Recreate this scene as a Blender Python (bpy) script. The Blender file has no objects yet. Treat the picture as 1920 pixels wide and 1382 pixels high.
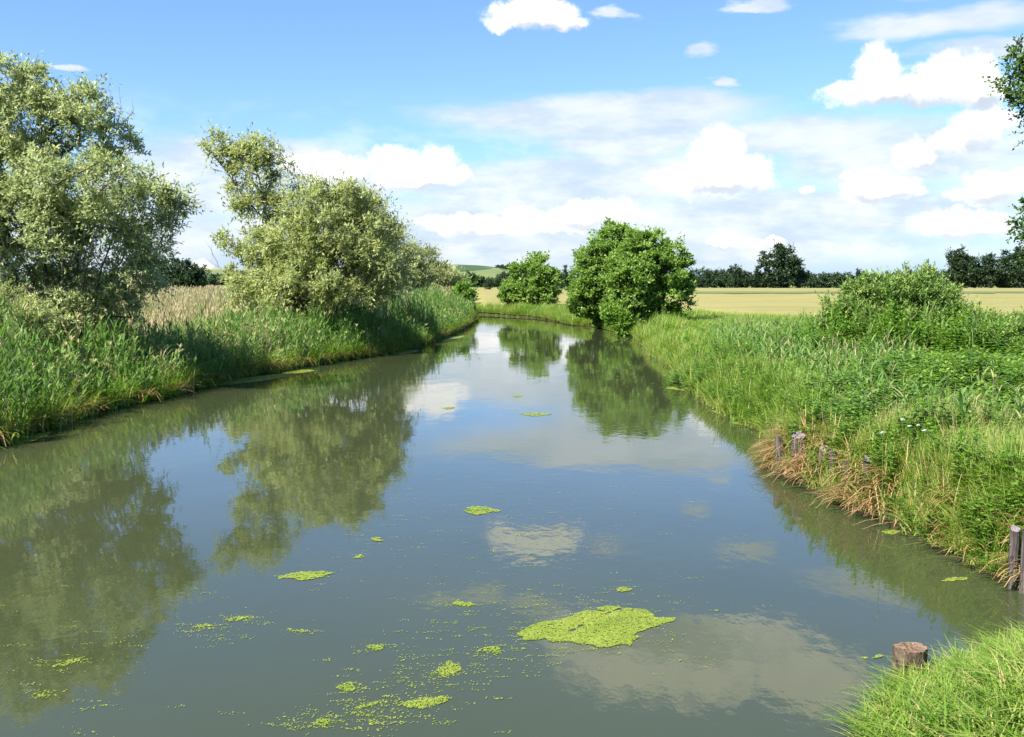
import bpy, math, numpy as np
from mathutils import Vector, noise as mnoise

R = math.radians
sc = bpy.context.scene
COL = sc.collection
RNG = np.random.default_rng(11)

# ------------------------------------------------------------------ camera model
F = 1925.0                     # focal length in photo pixels (1920 wide)
HOR = 532.0                    # photo row of the horizon
CAM = np.array([0.0, 0.0, 3.5])
PITCH = math.atan((691 - HOR) / F)
SUN = np.array([-0.70, -0.62, 1.02]); SUN /= np.linalg.norm(SUN)


def ray(px, py):
    a = (px - 960) / F; b = (691 - py) / F
    c, s = math.cos(PITCH), math.sin(PITCH)
    return np.array([a, c + b * s, -s + b * c])


def gp(px, py, z=0.0):
    """point of the photo at height z"""
    d = ray(px, py)
    t = (z - CAM[2]) / d[2]
    return CAM + d * t


def at(px, py, D):
    """point of the photo at distance D along +Y"""
    d = ray(px, py)
    return CAM + d * (D / d[1])


# ------------------------------------------------------------------ tagging / mesh helpers
def tag(o, label=None, cat=None, group=None, kind=None):
    if label: o['label'] = label
    if cat: o['category'] = cat
    if group: o['group'] = group
    if kind: o['kind'] = kind
    return o


def empty(name, loc=(0, 0, 0)):
    o = bpy.data.objects.new(name, None)
    o.empty_display_size = 0.2
    o.location = loc
    COL.objects.link(o)
    return o


def mesh(name, V, Q, mat, parent=None, tint=None, smooth=False, loc=None, T=None):
    """V n x 3 world coords, Q m x 4 quads, T k x 3 tris; one mesh object"""
    V = np.asarray(V, dtype=np.float64)
    if parent is not None and loc is None:
        loc = np.array(parent.location)
        off = loc
        pl = (0, 0, 0)
    else:
        off = np.zeros(3) if loc is None else np.asarray(loc)
        pl = tuple(off)
    me = bpy.data.meshes.new(name)
    Q = np.asarray(Q, dtype=np.int32).reshape(-1, 4)
    T = np.zeros((0, 3), np.int32) if T is None else np.asarray(T, dtype=np.int32).reshape(-1, 3)
    me.vertices.add(len(V))
    me.vertices.foreach_set('co', (V - off).astype(np.float32).ravel())
    nl = len(Q) * 4 + len(T) * 3
    me.loops.add(nl)
    me.loops.foreach_set('vertex_index', np.concatenate([Q.ravel(), T.ravel()]).astype(np.int32))
    me.polygons.add(len(Q) + len(T))
    starts = np.concatenate([np.arange(len(Q)) * 4, len(Q) * 4 + np.arange(len(T)) * 3]).astype(np.int32)
    me.polygons.foreach_set('loop_start', starts)
    me.polygons.foreach_set('loop_total', np.concatenate([np.full(len(Q), 4), np.full(len(T), 3)]).astype(np.int32))
    if smooth:
        me.polygons.foreach_set('use_smooth', np.ones(len(Q) + len(T), dtype=bool))
    me.update(calc_edges=True)
    if tint is not None:
        a = me.attributes.new('tint', 'FLOAT', 'POINT')
        a.data.foreach_set('value', np.asarray(tint, dtype=np.float32))
    me.materials.append(mat)
    o = bpy.data.objects.new(name, me)
    o.location = pl
    COL.objects.link(o)
    if parent is not None:
        o.parent = parent
    return o


# ------------------------------------------------------------------ materials
def new_mat(name):
    m = bpy.data.materials.new(name); m.use_nodes = True
    nt = m.node_tree; nt.nodes.clear()
    out = nt.nodes.new('ShaderNodeOutputMaterial')
    return m, nt, out


def ramp(nt, stops, interp='LINEAR'):
    n = nt.nodes.new('ShaderNodeValToRGB'); r = n.color_ramp; r.interpolation = interp
    while len(r.elements) < len(stops): r.elements.new(0.5)
    for e, (p, c) in zip(r.elements, stops):
        e.position = p; e.color = (*c, 1)
    return n


def foliage(name, stops, back=None, trans=0.35, rough=0.55, spec=0.35):
    """leaf material: colour by the per-leaf tint, paler underside, light comes through"""
    m, nt, out = new_mat(name); L = nt.links.new
    at_ = nt.nodes.new('ShaderNodeAttribute'); at_.attribute_name = 'tint'
    r = ramp(nt, stops); L(at_.outputs['Fac'], r.inputs['Fac'])
    col = r.outputs['Color']
    if back is not None:
        g = nt.nodes.new('ShaderNodeNewGeometry')
        mx = nt.nodes.new('ShaderNodeMix'); mx.data_type = 'RGBA'
        mu = nt.nodes.new('ShaderNodeMath'); mu.operation = 'MULTIPLY'; mu.inputs[1].default_value = back[1]
        L(g.outputs['Backfacing'], mu.inputs[0]); L(mu.outputs[0], mx.inputs['Factor'])
        L(col, mx.inputs['A']); mx.inputs['B'].default_value = (*back[0], 1)
        col = mx.outputs['Result']
    p = nt.nodes.new('ShaderNodeBsdfPrincipled'); L(col, p.inputs['Base Color'])
    p.inputs['Roughness'].default_value = rough; p.inputs['Specular IOR Level'].default_value = spec
    t = nt.nodes.new('ShaderNodeBsdfTranslucent')
    hs = nt.nodes.new('ShaderNodeHueSaturation'); hs.inputs['Value'].default_value = 1.5; hs.inputs['Saturation'].default_value = 1.15
    L(col, hs.inputs['Color']); L(hs.outputs['Color'], t.inputs['Color'])
    ms = nt.nodes.new('ShaderNodeMixShader'); ms.inputs['Fac'].default_value = trans
    L(p.outputs[0], ms.inputs[1]); L(t.outputs[0], ms.inputs[2]); L(ms.outputs[0], out.inputs['Surface'])
    return m


def noisy(name, stops, scale, detail=6, rough=0.9, bump=0.0, bscale=None, stretch=(1, 1, 1), distort=0.0, spec=0.3):
    m, nt, out = new_mat(name); L = nt.links.new
    tc = nt.nodes.new('ShaderNodeTexCoord')
    mp = nt.nodes.new('ShaderNodeMapping'); mp.inputs['Scale'].default_value = stretch
    L(tc.outputs['Object'], mp.inputs['Vector'])
    n = nt.nodes.new('ShaderNodeTexNoise'); n.inputs['Scale'].default_value = scale; n.inputs['Detail'].default_value = detail
    n.inputs['Roughness'].default_value = 0.62; n.inputs['Distortion'].default_value = distort
    L(mp.outputs[0], n.inputs['Vector'])
    r = ramp(nt, stops); L(n.outputs['Fac'], r.inputs['Fac'])
    p = nt.nodes.new('ShaderNodeBsdfPrincipled'); L(r.outputs[0], p.inputs['Base Color'])
    p.inputs['Roughness'].default_value = rough; p.inputs['Specular IOR Level'].default_value = spec
    if bump:
        n2 = nt.nodes.new('ShaderNodeTexNoise'); n2.inputs['Scale'].default_value = bscale or scale * 2; n2.inputs['Detail'].default_value = 8
        L(mp.outputs[0], n2.inputs['Vector'])
        b = nt.nodes.new('ShaderNodeBump'); b.inputs['Strength'].default_value = bump; b.inputs['Distance'].default_value = 0.05
        L(n2.outputs['Fac'], b.inputs['Height']); L(b.outputs[0], p.inputs['Normal'])
    L(p.outputs[0], out.inputs['Surface'])
    return m


M = {}
M['willow'] = foliage('willow_leaf', [(0, (.12, .17, .045)), (.5, (.26, .32, .115)), (1, (.45, .49, .25))], back=((.42, .45, .25), .6), trans=.42, rough=.42, spec=.5)
M['willow_olive'] = foliage('willow_olive_leaf', [(0, (.12, .165, .04)), (.5, (.27, .325, .11)), (1, (.46, .49, .23))], back=((.43, .44, .2), .5), trans=.42, rough=.42, spec=.5)
M['willow_grey'] = foliage('willow_grey_leaf', [(0, (.13, .16, .045)), (.5, (.24, .28, .09)), (1, (.38, .41, .18))], back=((.32, .35, .21), .6), trans=.34)
M['alder'] = foliage('alder_leaf', [(0, (.06, .12, .018)), (.5, (.165, .27, .050)), (1, (.33, .45, .12))], trans=.42, spec=.3)
M['shade_leaf'] = foliage('shaded_alder_leaf', [(0, (.03, .07, .012)), (.5, (.07, .13, .022)), (1, (.15, .22, .05))], trans=.3)  # alder leaf colour darkened to paint in the shade on the right-edge tree
M['bush'] = foliage('bush_leaf', [(0, (.06, .14, .015)), (.5, (.13, .24, .03)), (1, (.22, .33, .06))], trans=.35)
M['shrub'] = foliage('shrub_leaf', [(0, (.05, .12, .015)), (.5, (.14, .235, .04)), (1, (.27, .37, .085))], back=((.22, .25, .12), .4), trans=.3)
M['far'] = foliage('far_leaf', [(0, (.018, .040, .014)), (.5, (.032, .062, .022)), (1, (.052, .088, .032))], trans=.15)
M['reed'] = foliage('reed_leaf', [(0, (.06, .14, .025)), (.45, (.145, .24, .06)), (.72, (.21, .29, .09)), (.8, (.36, .33, .16)), (1, (.42, .34, .20))], trans=.38, spec=.15, rough=.65)
M['grass'] = foliage('grass_blade', [(0, (.05, .13, .010)), (.45, (.16, .27, .03)), (.75, (.25, .34, .06)), (.9, (.34, .35, .11)), (1, (.48, .38, .17))], trans=.40)
M['herb'] = foliage('herb_leaf', [(0, (.035, .10, .015)), (.5, (.125, .225, .03)), (1, (.25, .36, .065))], trans=.35)
M['straw'] = foliage('straw', [(0, (.09, .05, .018)), (.5, (.31, .19, .075)), (1, (.48, .34, .16))], trans=.15)
M['bark'] = noisy('bark', [(.3, (.035, .028, .02)), (.7, (.12, .10, .075))], 9, bump=.6, stretch=(1, 1, .25))
M['palebark'] = noisy('pale_bark', [(.3, (.14, .12, .09)), (.7, (.36, .32, .25))], 7, bump=.4, stretch=(1, 1, .3))
M['twig'] = noisy('dead_twig', [(.3, (.09, .075, .06)), (.7, (.2, .17, .14))], 6)
M['post'] = noisy('weathered_post', [(.28, (.014, .011, .010)), (.5, (.085, .068, .060)), (.75, (.20, .165, .155))], 16, bump=.8, stretch=(1, 1, .12))
M['posttop'] = noisy('weathered_top', [(.28, (.08, .065, .06)), (.6, (.26, .22, .22)), (.8, (.42, .38, .38))], 30, bump=.8)
M['stump'] = noisy('stump_wood', [(.3, (.018, .012, .008)), (.5, (.085, .060, .038)), (.75, (.20, .15, .10))], 13, bump=1.0, stretch=(1, 1, .3), distort=.6)
M['stumptop'] = noisy('stump_cut', [(.3, (.05, .03, .018)), (.5, (.18, .115, .070)), (.75, (.31, .215, .14))], 22, bump=1.0, distort=1.2)
M['duckweed'] = foliage('duckweed', [(0, (.09, .14, .012)), (.5, (.18, .24, .022)), (.9, (.26, .31, .05)), (1, (.26, .17, .06))], trans=.1, rough=.6)
M['lilyleaf'] = foliage('floating_leaf', [(0, (.11, .16, .02)), (.6, (.21, .26, .04)), (1, (.32, .33, .09))], trans=.1, rough=.4)
M['petal'] = foliage('white_petal', [(0, (.7, .7, .68)), (1, (.82, .82, .8))], trans=.2)


def ground_mat():
    m, nt, out = new_mat('meadow_ground'); L = nt.links.new
    tc = nt.nodes.new('ShaderNodeTexCoord')
    n1 = nt.nodes.new('ShaderNodeTexNoise'); n1.inputs['Scale'].default_value = .9; n1.inputs['Detail'].default_value = 9
    n2 = nt.nodes.new('ShaderNodeTexNoise'); n2.inputs['Scale'].default_value = .012; n2.inputs['Detail'].default_value = 4
    L(tc.outputs['Object'], n1.inputs['Vector']); L(tc.outputs['Object'], n2.inputs['Vector'])
    r1 = ramp(nt, [(.3, (.018, .030, .008)), (.55, (.045, .07, .014)), (.75, (.085, .10, .03))])
    L(n1.outputs['Fac'], r1.inputs['Fac'])
    r2 = ramp(nt, [(.42, (.06, .12, .022)), (.55, (.14, .17, .05)), (.62, (.36, .28, .11))])
    L(n2.outputs['Fac'], r2.inputs['Fac'])
    ge = nt.nodes.new('ShaderNodeSeparateXYZ'); L(tc.outputs['Object'], ge.inputs[0])
    mr = nt.nodes.new('ShaderNodeMapRange'); mr.inputs['From Min'].default_value = 150; mr.inputs['From Max'].default_value = 260
    L(ge.outputs['Y'], mr.inputs['Value'])
    mx = nt.nodes.new('ShaderNodeMix'); mx.data_type = 'RGBA'
    L(mr.outputs[0], mx.inputs['Factor']); L(r1.outputs[0], mx.inputs['A']); L(r2.outputs[0], mx.inputs['B'])
    # bare mud below the waterline and on the cut bank
    mz = nt.nodes.new('ShaderNodeMapRange'); mz.inputs['From Min'].default_value = .0; mz.inputs['From Max'].default_value = .12
    L(ge.outputs['Z'], mz.inputs['Value'])
    mx2 = nt.nodes.new('ShaderNodeMix'); mx2.data_type = 'RGBA'
    L(mz.outputs[0], mx2.inputs['Factor']); mx2.inputs['A'].default_value = (.040, .028, .016, 1); L(mx.outputs['Result'], mx2.inputs['B'])
    p = nt.nodes.new('ShaderNodeBsdfPrincipled'); p.inputs['Roughness'].default_value = .95; p.inputs['Specular IOR Level'].default_value = .1
    L(mx2.outputs['Result'], p.inputs['Base Color'])
    b = nt.nodes.new('ShaderNodeBump'); b.inputs['Strength'].default_value = .7; b.inputs['Distance'].default_value = .12
    L(n1.outputs['Fac'], b.inputs['Height']); L(b.outputs[0], p.inputs['Normal'])
    L(p.outputs[0], out.inputs['Surface'])
    return m


def water_mat():
    m, nt, out = new_mat('river_water'); L = nt.links.new
    tc = nt.nodes.new('ShaderNodeTexCoord')
    n0 = nt.nodes.new('ShaderNodeTexNoise'); n0.inputs['Scale'].default_value = .16; n0.inputs['Detail'].default_value = 5
    L(tc.outputs['Object'], n0.inputs['Vector'])
    r = ramp(nt, [(.3, (.033, .042, .018)), (.7, (.042, .050, .022))])
    L(n0.outputs['Fac'], r.inputs['Fac'])
    p = nt.nodes.new('ShaderNodeBsdfPrincipled')
    L(r.outputs[0], p.inputs['Base Color'])
    p.inputs['Roughness'].default_value = .015; p.inputs['IOR'].default_value = 1.333
    mp = nt.nodes.new('ShaderNodeMapping'); mp.inputs['Scale'].default_value = (1.0, .62, 1)
    L(tc.outputs['Object'], mp.inputs['Vector'])
    a = nt.nodes.new('ShaderNodeTexNoise'); a.inputs['Scale'].default_value = 5.5; a.inputs['Detail'].default_value = 3
    c = nt.nodes.new('ShaderNodeTexNoise'); c.inputs['Scale'].default_value = .7; c.inputs['Detail'].default_value = 2
    for q in (a, c): L(mp.outputs[0], q.inputs['Vector'])
    b1 = nt.nodes.new('ShaderNodeBump'); b1.inputs['Strength'].default_value = 1; b1.inputs['Distance'].default_value = .0011
    b2 = nt.nodes.new('ShaderNodeBump'); b2.inputs['Strength'].default_value = 1; b2.inputs['Distance'].default_value = .006
    br = nt.nodes.new('ShaderNodeTexNoise'); br.inputs['Scale'].default_value = .11; br.inputs['Detail'].default_value = 4
    L(tc.outputs['Object'], br.inputs['Vector'])
    bm_ = nt.nodes.new('ShaderNodeMapRange'); bm_.inputs['From Min'].default_value = .42; bm_.inputs['From Max'].default_value = .66
    bm_.inputs['To Min'].default_value = .0008; bm_.inputs['To Max'].default_value = .0028
    L(br.outputs['Fac'], bm_.inputs['Value']); L(bm_.outputs[0], b1.inputs['Distance'])
    L(a.outputs['Fac'], b1.inputs['Height']); L(c.outputs['Fac'], b2.inputs['Height'])
    L(b1.outputs[0], b2.inputs['Normal']); L(b2.outputs[0], p.inputs['Normal'])
    L(p.outputs[0], out.inputs['Surface'])
    return m


def field_mat():
    m, nt, out = new_mat('ripe_wheat'); L = nt.links.new
    tc = nt.nodes.new('ShaderNodeTexCoord')
    mp = nt.nodes.new('ShaderNodeMapping'); mp.inputs['Scale'].default_value = (.03, .11, 1); mp.inputs['Rotation'].default_value = (0, 0, .06)
    L(tc.outputs['Object'], mp.inputs['Vector'])
    n = nt.nodes.new('ShaderNodeTexNoise'); n.inputs['Scale'].default_value = 1.6; n.inputs['Detail'].default_value = 10; n.inputs['Roughness'].default_value = .74
    L(mp.outputs[0], n.inputs['Vector'])
    mp3 = nt.nodes.new('ShaderNodeMapping'); mp3.inputs['Scale'].default_value = (.012, .5, 1); mp3.inputs['Rotation'].default_value = (0, 0, -.04)
    L(tc.outputs['Object'], mp3.inputs['Vector'])
    n3 = nt.nodes.new('ShaderNodeTexNoise'); n3.inputs['Scale'].default_value = 1.0; n3.inputs['Detail'].default_value = 7; n3.inputs['Roughness'].default_value = .7
    L(mp3.outputs[0], n3.inputs['Vector'])
    mxf = nt.nodes.new('ShaderNodeMix'); mxf.inputs['Factor'].default_value = .45
    L(n.outputs['Fac'], mxf.inputs['A']); L(n3.outputs['Fac'], mxf.inputs['B'])
    r = ramp(nt, [(.38, (.12, .135, .036)), (.47, (.19, .18, .060)), (.57, (.25, .22, .085)), (.66, (.29, .245, .10))])
    L(mxf.outputs['Result'], r.inputs['Fac'])
    n2 = nt.nodes.new('ShaderNodeTexNoise'); n2.inputs['Scale'].default_value = 2.2; n2.inputs['Detail'].default_value = 6
    L(tc.outputs['Object'], n2.inputs['Vector'])
    p = nt.nodes.new('ShaderNodeBsdfPrincipled'); p.inputs['Roughness'].default_value = .9; p.inputs['Specular IOR Level'].default_value = .1
    L(r.outputs[0], p.inputs['Base Color'])
    b = nt.nodes.new('ShaderNodeBump'); b.inputs['Strength'].default_value = .8; b.inputs['Distance'].default_value = .15
    L(n2.outputs['Fac'], b.inputs['Height']); L(b.outputs[0], p.inputs['Normal'])
    L(p.outputs[0], out.inputs['Surface'])
    return m


def hill_mat():
    m, nt, out = new_mat('farmed_hill'); L = nt.links.new
    tc = nt.nodes.new('ShaderNodeTexCoord')
    mp = nt.nodes.new('ShaderNodeMapping'); mp.inputs['Scale'].default_value = (.009, .004, .02)
    L(tc.outputs['Object'], mp.inputs['Vector'])
    v = nt.nodes.new('ShaderNodeTexVoronoi'); v.inputs['Scale'].default_value = 1.0
    L(mp.outputs[0], v.inputs['Vector'])
    s = nt.nodes.new('ShaderNodeSeparateColor'); L(v.outputs['Color'], s.inputs[0])
    r = ramp(nt, [(0, (.05, .085, .04)), (.35, (.085, .12, .05)), (.55, (.13, .16, .07)), (.72, (.22, .21, .10)), (.9, (.27, .25, .13))], 'CONSTANT')
    L(s.outputs[0], r.inputs['Fac'])
    n = nt.nodes.new('ShaderNodeTexNoise'); n.inputs['Scale'].default_value = .05; n.inputs['Detail'].default_value = 6
    L(tc.outputs['Object'], n.inputs['Vector'])
    mx = nt.nodes.new('ShaderNodeMix'); mx.data_type = 'RGBA'; mx.blend_type = 'OVERLAY'; mx.inputs['Factor'].default_value = .4
    L(r.outputs[0], mx.inputs['A']); L(n.outputs['Color'], mx.inputs['B'])
    p = nt.nodes.new('ShaderNodeBsdfPrincipled'); p.inputs['Roughness'].default_value = 1; p.inputs['Specular IOR Level'].default_value = 0
    L(mx.outputs['Result'], p.inputs['Base Color']); L(p.outputs[0], out.inputs['Surface'])
    return m


# ------------------------------------------------------------------ river outline (photo pixels on the water plane)
left_px = [(0, 838), (60, 816), (130, 792), (220, 766), (320, 746), (380, 727), (450, 708), (560, 690), (640, 677), (720, 664),
           (770, 655), (820, 638), (865, 618), (883, 604), (893, 595)]
right_px = [(936, 592), (960, 594), (1000, 596), (1048, 604), (1076, 611), (1110, 612), (1150, 622), (1185, 626), (1203, 640),
            (1222, 664), (1255, 690), (1275, 705), (1290, 728), (1310, 748), (1335, 765), (1380, 790), (1425, 812), (1446, 846),
            (1442, 880), (1500, 908), (1545, 936), (1600, 957), (1680, 992), (1740, 1022), (1800, 1052), (1870, 1085), (1925, 1108)]
LP = [gp(*p)[:2] for p in left_px]
RP = [gp(*p)[:2] for p in right_px]
near_left = [np.array(p) for p in [(-13.5, 17.5), (-14.5, 12), (-15, 0), (-15, -40)]]
inlet = [np.array(p) for p in [(7.6, 11.0), (9.0, 10.4)]] + [gp(1990, 1210)[:2], gp(1880, 1232)[:2], gp(1790, 1262)[:2],
         gp(1700, 1290)[:2], gp(1655, 1330)[:2], gp(1625, 1390)[:2]] + [np.array(p) for p in [(2.6, 6.6), (2.5, 4.5), (2.8, -40)]]
far_l = [np.array(p) for p in [(-5.5, 112.5), (-14, 118), (-30, 128), (-55, 133)]]
far_r = [np.array(p) for p in [(-55, 141), (-28, 136), (-11, 124), (-3.6, 116.5)]]
RIVER = np.array(near_left[::-1] + LP + far_l + far_r + RP + inlet)
# crumbling, irregular edge: subdivide and jitter
_pts = []
for i in range(len(RIVER)):
    a, b = RIVER[i], RIVER[(i + 1) % len(RIVER)]
    L_ = np.linalg.norm(b - a); n = int(np.clip(L_ / 1.6, 1, 14)) if L_ < 60 else 1
    nrm = np.array([-(b - a)[1], (b - a)[0]]) / max(L_, 1e-6)
    for k in range(n):
        j = 0 if k == 0 else RNG.normal(0, .10)
        _pts.append(a + (b - a) * (k / n) + nrm * j)
RIVER = np.array(_pts)


def sdist(P):
    """signed distance to the river edge, positive on land"""
    P = np.asarray(P, dtype=np.float64)
    out = np.empty(len(P))
    A = RIVER; B = np.roll(RIVER, -1, 0); AB = B - A; L2 = (AB ** 2).sum(1)
    for s in range(0, len(P), 20000):
        p = P[s:s + 20000]
        ap = p[:, None, :] - A[None]
        t = np.clip((ap * AB[None]).sum(2) / L2[None], 0, 1)
        d = np.sqrt(((ap - t[..., None] * AB[None]) ** 2).sum(2)).min(1)
        cond = (A[None, :, 1] > p[:, None, 1]) != (B[None, :, 1] > p[:, None, 1])
        xi = A[None, :, 0] + (p[:, None, 1] - A[None, :, 1]) * AB[None, :, 0] / np.where(AB[:, 1] == 0, 1e-9, AB[:, 1])[None]
        ins = (cond & (p[:, None, 0] < xi)).sum(1) % 2 == 1
        out[s:s + 20000] = np.where(ins, -d, d)
    return out


def sm(e0, e1, x):
    t = np.clip((x - e0) / (e1 - e0), 0, 1)
    return t * t * (3 - 2 * t)


def vnoise(P, scale, seed=0.0):
    """cheap smooth 2-D noise from summed sines, about -1..1"""
    x, y = P[:, 0] * scale + seed, P[:, 1] * scale - seed * 1.7
    return (np.sin(x * 1.3 + 1.7 * np.sin(y * .9)) + np.sin(y * 1.7 + 1.3 * np.sin(x * 1.1 + 2)) + .6 * np.sin(2.9 * x - 2.3 * y + 1)) / 2.6


def ground_h(P, d=None):
    P = np.asarray(P, dtype=np.float64)
    if d is None: d = sdist(P)
    right = P[:, 0] > 0
    w = np.where(right & (P[:, 1] < 26), .75, np.where(right, 1.6, 2.4))
    top = np.where(right, .78, .50)
    h = .03 + top * sm(0, 1, d / w) + .10 * sm(2, 8, d) * vnoise(P, .35)
    near = right & (P[:, 1] < 11.8)                      # grassy foot of the embankment below the camera
    h = np.where(near, .02 + .34 * sm(0, 1.1, d) + .12 * np.clip(d, 0, 4), h)
    h = np.where(d < 0, -.02 - np.minimum(1.3, -d * .55), h)
    far = sm(60, 200, np.hypot(P[:, 0], P[:, 1]))
    return h + np.where(d > 0, far * (.85 - h), 0)


def axis(lo, hi, core_lo, core_hi, step, grow=1.16):
    a = list(np.arange(core_lo, core_hi + 1e-6, step)); s = step; x = a[-1]
    while x < hi: s *= grow; x += s; a.append(x)
    s = step; x = a[0]; pre = []
    while x > lo: s *= grow; x -= s; pre.append(x)
    return np.array(pre[::-1] + a)


def grid(xs, ys):
    X, Y = np.meshgrid(xs, ys); nx, ny = len(xs), len(ys)
    i = np.arange(nx * ny).reshape(ny, nx)
    Q = np.stack([i[:-1, :-1], i[:-1, 1:], i[1:, 1:], i[1:, :-1]], -1).reshape(-1, 4)
    return np.stack([X.ravel(), Y.ravel()], 1), Q


P2, Q2 = grid(axis(-6000, 6000, -24, 26, .3), axis(-400, 8000, 4, 128, .33))
g = mesh('ground', np.column_stack([P2, ground_h(P2)]), Q2, ground_mat(), smooth=True)
tag(g, 'green meadow ground and muddy banks along the river', kind='structure')

mn, mx_ = RIVER.min(0) - 3, RIVER.max(0) + 3
Pw, Qw = grid(np.linspace(mn[0], mx_[0], 40), np.linspace(-38, mx_[1], 60))
tag(mesh('river_water', np.column_stack([Pw, np.zeros(len(Pw))]), Qw, water_mat()), 'still murky river water mirroring sky and trees', kind='structure')

# ------------------------------------------------------------------ wheat field beyond the right bank
fpoly = [gp(884, 572, 1.0), gp(960, 574, 1.0), gp(1072, 574, 1.0), gp(1150, 580, 1.0), gp(1290, 584, 1.0), gp(1400, 592, 1.0),
         gp(1545, 600, 1.0), gp(1700, 604, 1.0), gp(1960, 600, 1.0)]
fpoly = [p[:2] for p in fpoly] + [np.array(p) for p in [(120, 92), (420, 120), (520, 590), (180, 600), (-26, 610)]]
fp = np.array(fpoly)


def in_poly(P, poly):
    A = poly; B = np.roll(poly, -1, 0)
    cond = (A[None, :, 1] > P[:, None, 1]) != (B[None, :, 1] > P[:, None, 1])
    xi = A[None, :, 0] + (P[:, None, 1] - A[None, :, 1]) * (B - A)[None, :, 0] / np.where((B - A)[:, 1] == 0, 1e-9, (B - A)[:, 1])[None]
    return (cond & (P[:, None, 0] < xi)).sum(1) % 2 == 1


Pf, Qf = grid(axis(-40, 530, -12, 60, 1.5, 1.05), axis(60, 620, 62, 150, 1.5, 1.05))
ok = in_poly(Pf, fp)
Qf = Qf[ok[Qf].all(1)]
use = np.unique(Qf); rm = -np.ones(len(Pf), int); rm[use] = np.arange(len(use))
Pf = Pf[use]; Qf = rm[Qf]
e = np.bincount(Qf.ravel(), minlength=len(Pf)) < 4
zf = np.where(e, .70, 1.16 + .05 * vnoise(Pf, .25))
tag(mesh('wheat_field', np.column_stack([Pf, zf]), Qf, field_mat(), smooth=True), 'pale ripe wheat field beyond the bank', kind='structure')

sv, sq = grid(np.linspace(30, 170, 90), np.linspace(0, 1, 5))
ww = 1 + .35 * np.sin(sv[:, 0] * .13) + .2 * np.sin(sv[:, 0] * .41)
sp = np.column_stack([sv[:, 0], 262 + .12 * (sv[:, 0] - 30) + (sv[:, 1] - .5) * 44 * ww, 1.26 + .25 * np.sin(sv[:, 1] * math.pi)])
tag(mesh('field_track', sp, sq, noisy('track_grass', [(.3, (.06, .09, .02)), (.7, (.13, .15, .05))], .6)), 'green grassy track across the wheat field', kind='structure')

# ------------------------------------------------------------------ hills far behind
hx = np.linspace(-900, 500, 120); hy = np.linspace(1250, 2600, 40)
Ph, Qh = grid(hx, hy)
u = Ph[:, 0] / Ph[:, 1] * F + 960                       # where along the horizon
prof = 33 * np.exp(-((Ph[:, 0] + 95) / 150) ** 2) + 26 * np.exp(-((Ph[:, 0] + 560) / 210) ** 2) + 5
hz = prof * np.sin(np.clip((Ph[:, 1] - 1250) / 700, 0, 1) * math.pi / 2) * (1 - sm(2100, 2600, Ph[:, 1])) * sm(500, 250, Ph[:, 0]) * sm(-900, -750, Ph[:, 0])
hz += 1.2 * vnoise(Ph, .02) * np.clip(hz / 10, 0, 1)
tag(mesh('hills', np.column_stack([Ph, hz + .4]), Qh, hill_mat(), smooth=True), 'low farmed hills on the horizon', kind='structure')

# ------------------------------------------------------------------ trees
def unit(v):
    return v / np.maximum(np.linalg.norm(v, axis=-1, keepdims=True), 1e-9)


def tubes(nodes, parent, rad, k=6):
    """branch skeleton -> tapered, connected tubes"""
    n = len(nodes)
    d = np.zeros((n, 3))
    for i in range(n):
        d[i] = nodes[i] - nodes[parent[i]] if parent[i] >= 0 else (0, 0, 1)
    d = unit(d); d[np.abs(d).sum(1) < .1] = (0, 0, 1)
    ref = np.where(np.abs(d[:, 2:3]) < .9, np.array([[0, 0, 1.]]), np.array([[1., 0, 0]]))
    a = unit(np.cross(d, ref)); b = np.cross(d, a)
    th = np.arange(k) / k * 2 * math.pi
    ring = a[:, None, :] * np.cos(th)[None, :, None] + b[:, None, :] * np.sin(th)[None, :, None]
    V = []; Q = []; base = 0
    first = {}
    for i in range(n):
        p = parent[i]
        if p < 0: continue
        r0 = min(rad[p], rad[i] * 1.35)
        V.append(nodes[p] + ring[i] * r0); V.append(nodes[i] + ring[i] * rad[i])
        for j in range(k):
            Q.append((base + j, base + (j + 1) % k, base + k + (j + 1) % k, base + k + j))
        base += 2 * k
    return np.concatenate(V), np.array(Q)


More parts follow.
